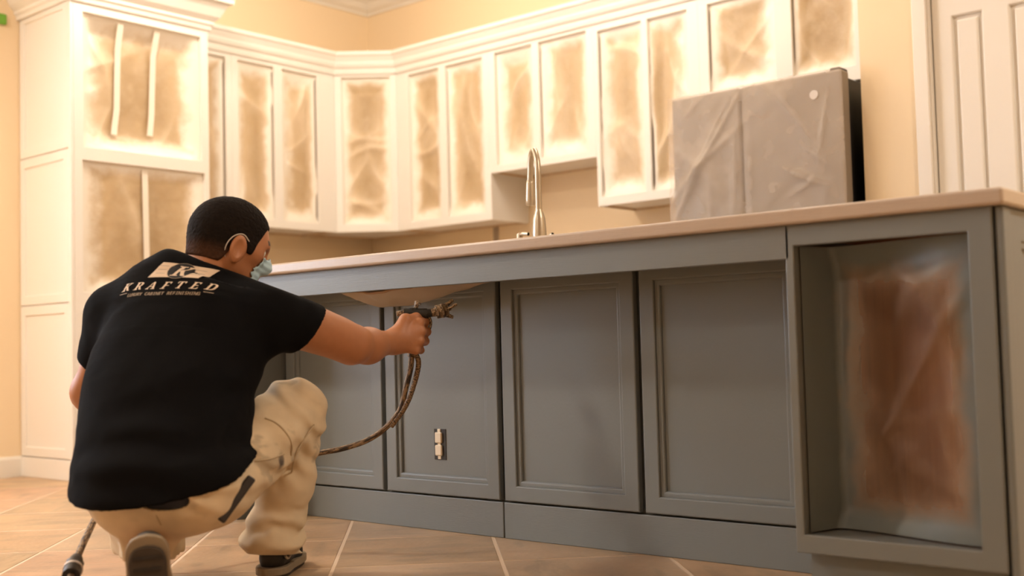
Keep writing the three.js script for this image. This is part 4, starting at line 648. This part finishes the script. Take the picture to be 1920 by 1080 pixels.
// ---------- things the painter holds or wears in a pocket ----------
{
  const t = single('tool_handle', rbox(-0.011, 0.011, -0.062, 0.062, -0.006, 0.006, 0.005, 3), std({ color: lin(0.018, 0.013, 0.012), roughness: 0.5 }), 'black tool handle sticking out of the back pocket of the cream trousers', 'tool');
  const a = J.strap0, b = J.strap1, mid = lerp3(a, b, 0.5), y = nrm(sub(a, b)), z = nrm([0.62, -0.25, 0.74]), zz = nrm(sub(z, y.map((q) => q * dot(z, y)))), xx = cross(y, zz); let o = add(mid, zz, 0.15);
  for (let k = 0; k < 80 && trouserField(o) > 0.003; k++) o = add(o, zz, -Math.max(0.001, trouserField(o) * 0.6));
  t.applyMatrix4(new THREE.Matrix4().makeBasis(V(xx), V(y), V(zz)).setPosition(V(o)));
}
{
  const dirty = tex(128, 128, (u, v) => { const a = fbm(u * 9, v * 9, 3), b = noise3(u * 26, v * 26, 7); const pal = b > 0.62 ? [0.30, 0.24, 0.18] : a > 0.52 ? [0.66, 0.58, 0.47] : a > 0.4 ? [0.52, 0.42, 0.30] : [0.20, 0.18, 0.16]; return [...pal, 1]; });
  const grime = std({ map: dirty, roughness: 0.55 }), metal = std({ map: dirty, color: lin(0.85, 0.82, 0.78), roughness: 0.35, metalness: 0.5 });
  const g = thing('spray_gun', 'paint crusted spray gun gripped in the painter\'s right hand', 'spray gun', [0, 0, 0]);
  const fd = nrm(sub(J.noz, J.gBody1)), cyl = (a, b, r0, r1 = r0, seg = 20) => { const h = len(sub(b, a)); return new THREE.CylinderGeometry(r1, r0, h, seg).applyQuaternion(new THREE.Quaternion().setFromUnitVectors(new THREE.Vector3(0, 1, 0), V(nrm(sub(b, a))))).translate(...lerp3(a, b, 0.5)); };
  part('grip', cyl(J.gBot, J.gTop, 0.0125, 0.0145), grime, g);
  part('gun_body', mergeGeometries([cyl(J.gBody0, J.gBody1, 0.013, 0.0165), cyl(add(J.gTop, [0, -0.01, 0]), add(J.gTop, [0, 0.02, 0]), 0.014), cyl(J.gBody1, add(J.gBody1, fd, 0.02), 0.014, 0.012)]), M.blackPlastic, g);
  part('barrel', mergeGeometries([cyl(J.gBody1, add(J.gBody1, fd, 0.035), 0.012, 0.0135), cyl(add(J.gBody1, fd, 0.03), add(J.gBody1, fd, 0.05), 0.021, 0.021, 8)]), grime, g);
  part('air_cap', mergeGeometries([cyl(add(J.gBody1, fd, 0.048), add(J.gBody1, fd, 0.066), 0.023, 0.017), cyl(add(J.gBody1, fd, 0.064), add(J.gBody1, fd, 0.076), 0.006, 0.004)]), metal, g);
  const sd = nrm(cross(fd, [0, 1, 0])), o = add(J.gBody1, fd, 0.06);
  for (const s of [1, -1]) part('air_horn', cyl(add(o, [0, 1, 0], s * 0.014), add(add(o, [0, 1, 0], s * 0.026), fd, 0.022), 0.0075, 0.005), metal, g);
  part('tip_guard', mergeGeometries([1, -1].map((s) => cyl(add(o, sd, s * 0.012), add(add(add(o, sd, s * 0.022), fd, 0.03), [0, 0.012, 0]), 0.005, 0.004))), metal, g);
  part('knob', mergeGeometries([cyl(J.gTop, J.knob, 0.006, 0.006), cyl(add(J.knob, [0, -0.006, 0]), add(J.knob, [0, 0.006, 0]), 0.010, 0.008)]), grime, g);
  part('needle_knob', cyl(J.gBody0, add(J.gBody0, fd, -0.022), 0.009, 0.007), grime, g);
  part('trigger', tube([add(J.gBody1, fd, 0.004), add(add(J.gBody1, fd, 0.012), [0, -0.03, 0]), add(J.gBody1, [-0.002, -0.062, -0.004])], 0.005, 16, 8), metal, g);
  const hoseMat = std({ map: (() => { const t = dirty.clone(); t.wrapS = t.wrapT = THREE.MirroredRepeatWrapping; t.repeat.set(7, 1); t.needsUpdate = true; return t; })(), color: lin(0.75, 0.66, 0.56), roughness: 0.6 });
  const behind = [[-2.86, 0.262, -2.12], [-2.93, 0.245, -1.93], [-2.87, 0.225, -1.70]];
  const h = thing('spray_hose', 'paint spattered hose looping from the spray gun behind the painter to the floor', 'hose', [0, 0, 0]);
  part('hose', tube([J.gBot, J.h1a, J.h1b, J.h1c, J.h1d, J.h1e, J.h1f, J.h1g, J.h1h, ...behind, J.hs0, J.hs1, J.hs2, J.hs3], 0.0085, 160, 10), hoseMat, h);
  const hd = nrm(sub(J.hs4, J.hs3));
  part('coupling', mergeGeometries([cyl(add(J.hs3, hd, -0.006), add(J.hs3, hd, 0.026), 0.0145, 0.0185), cyl(add(J.hs3, hd, 0.022), add(J.hs3, hd, 0.09), 0.021, 0.021, 10)]), M.blackPlastic, h);
  part('ferrule', cyl(add(J.hs3, hd, 0.05), add(J.hs3, hd, 0.058), 0.0225, 0.0225), M.badge, h);
  const e = add(J.hs3, hd, 0.09); part('hose_end', tube([e, add(e, hd, 0.05), [e[0] + 0.06, 0.012, e[2] + 0.1], [e[0] + 0.2, 0.01, e[2] + 0.3]], 0.0085, 30, 10), hoseMat, h);
  const f = single('fluid_line', tube([add(J.gBot, [0.01, 0.012, -0.004]), J.h2a, J.h2b, J.h2c, add(J.h1d, [0.012, 0.0, -0.006])], 0.0078, 50, 10), hoseMat, 'second short spattered line joining the hose just below the gripping hand', 'hose');
}

renderer.render(scene, camera);
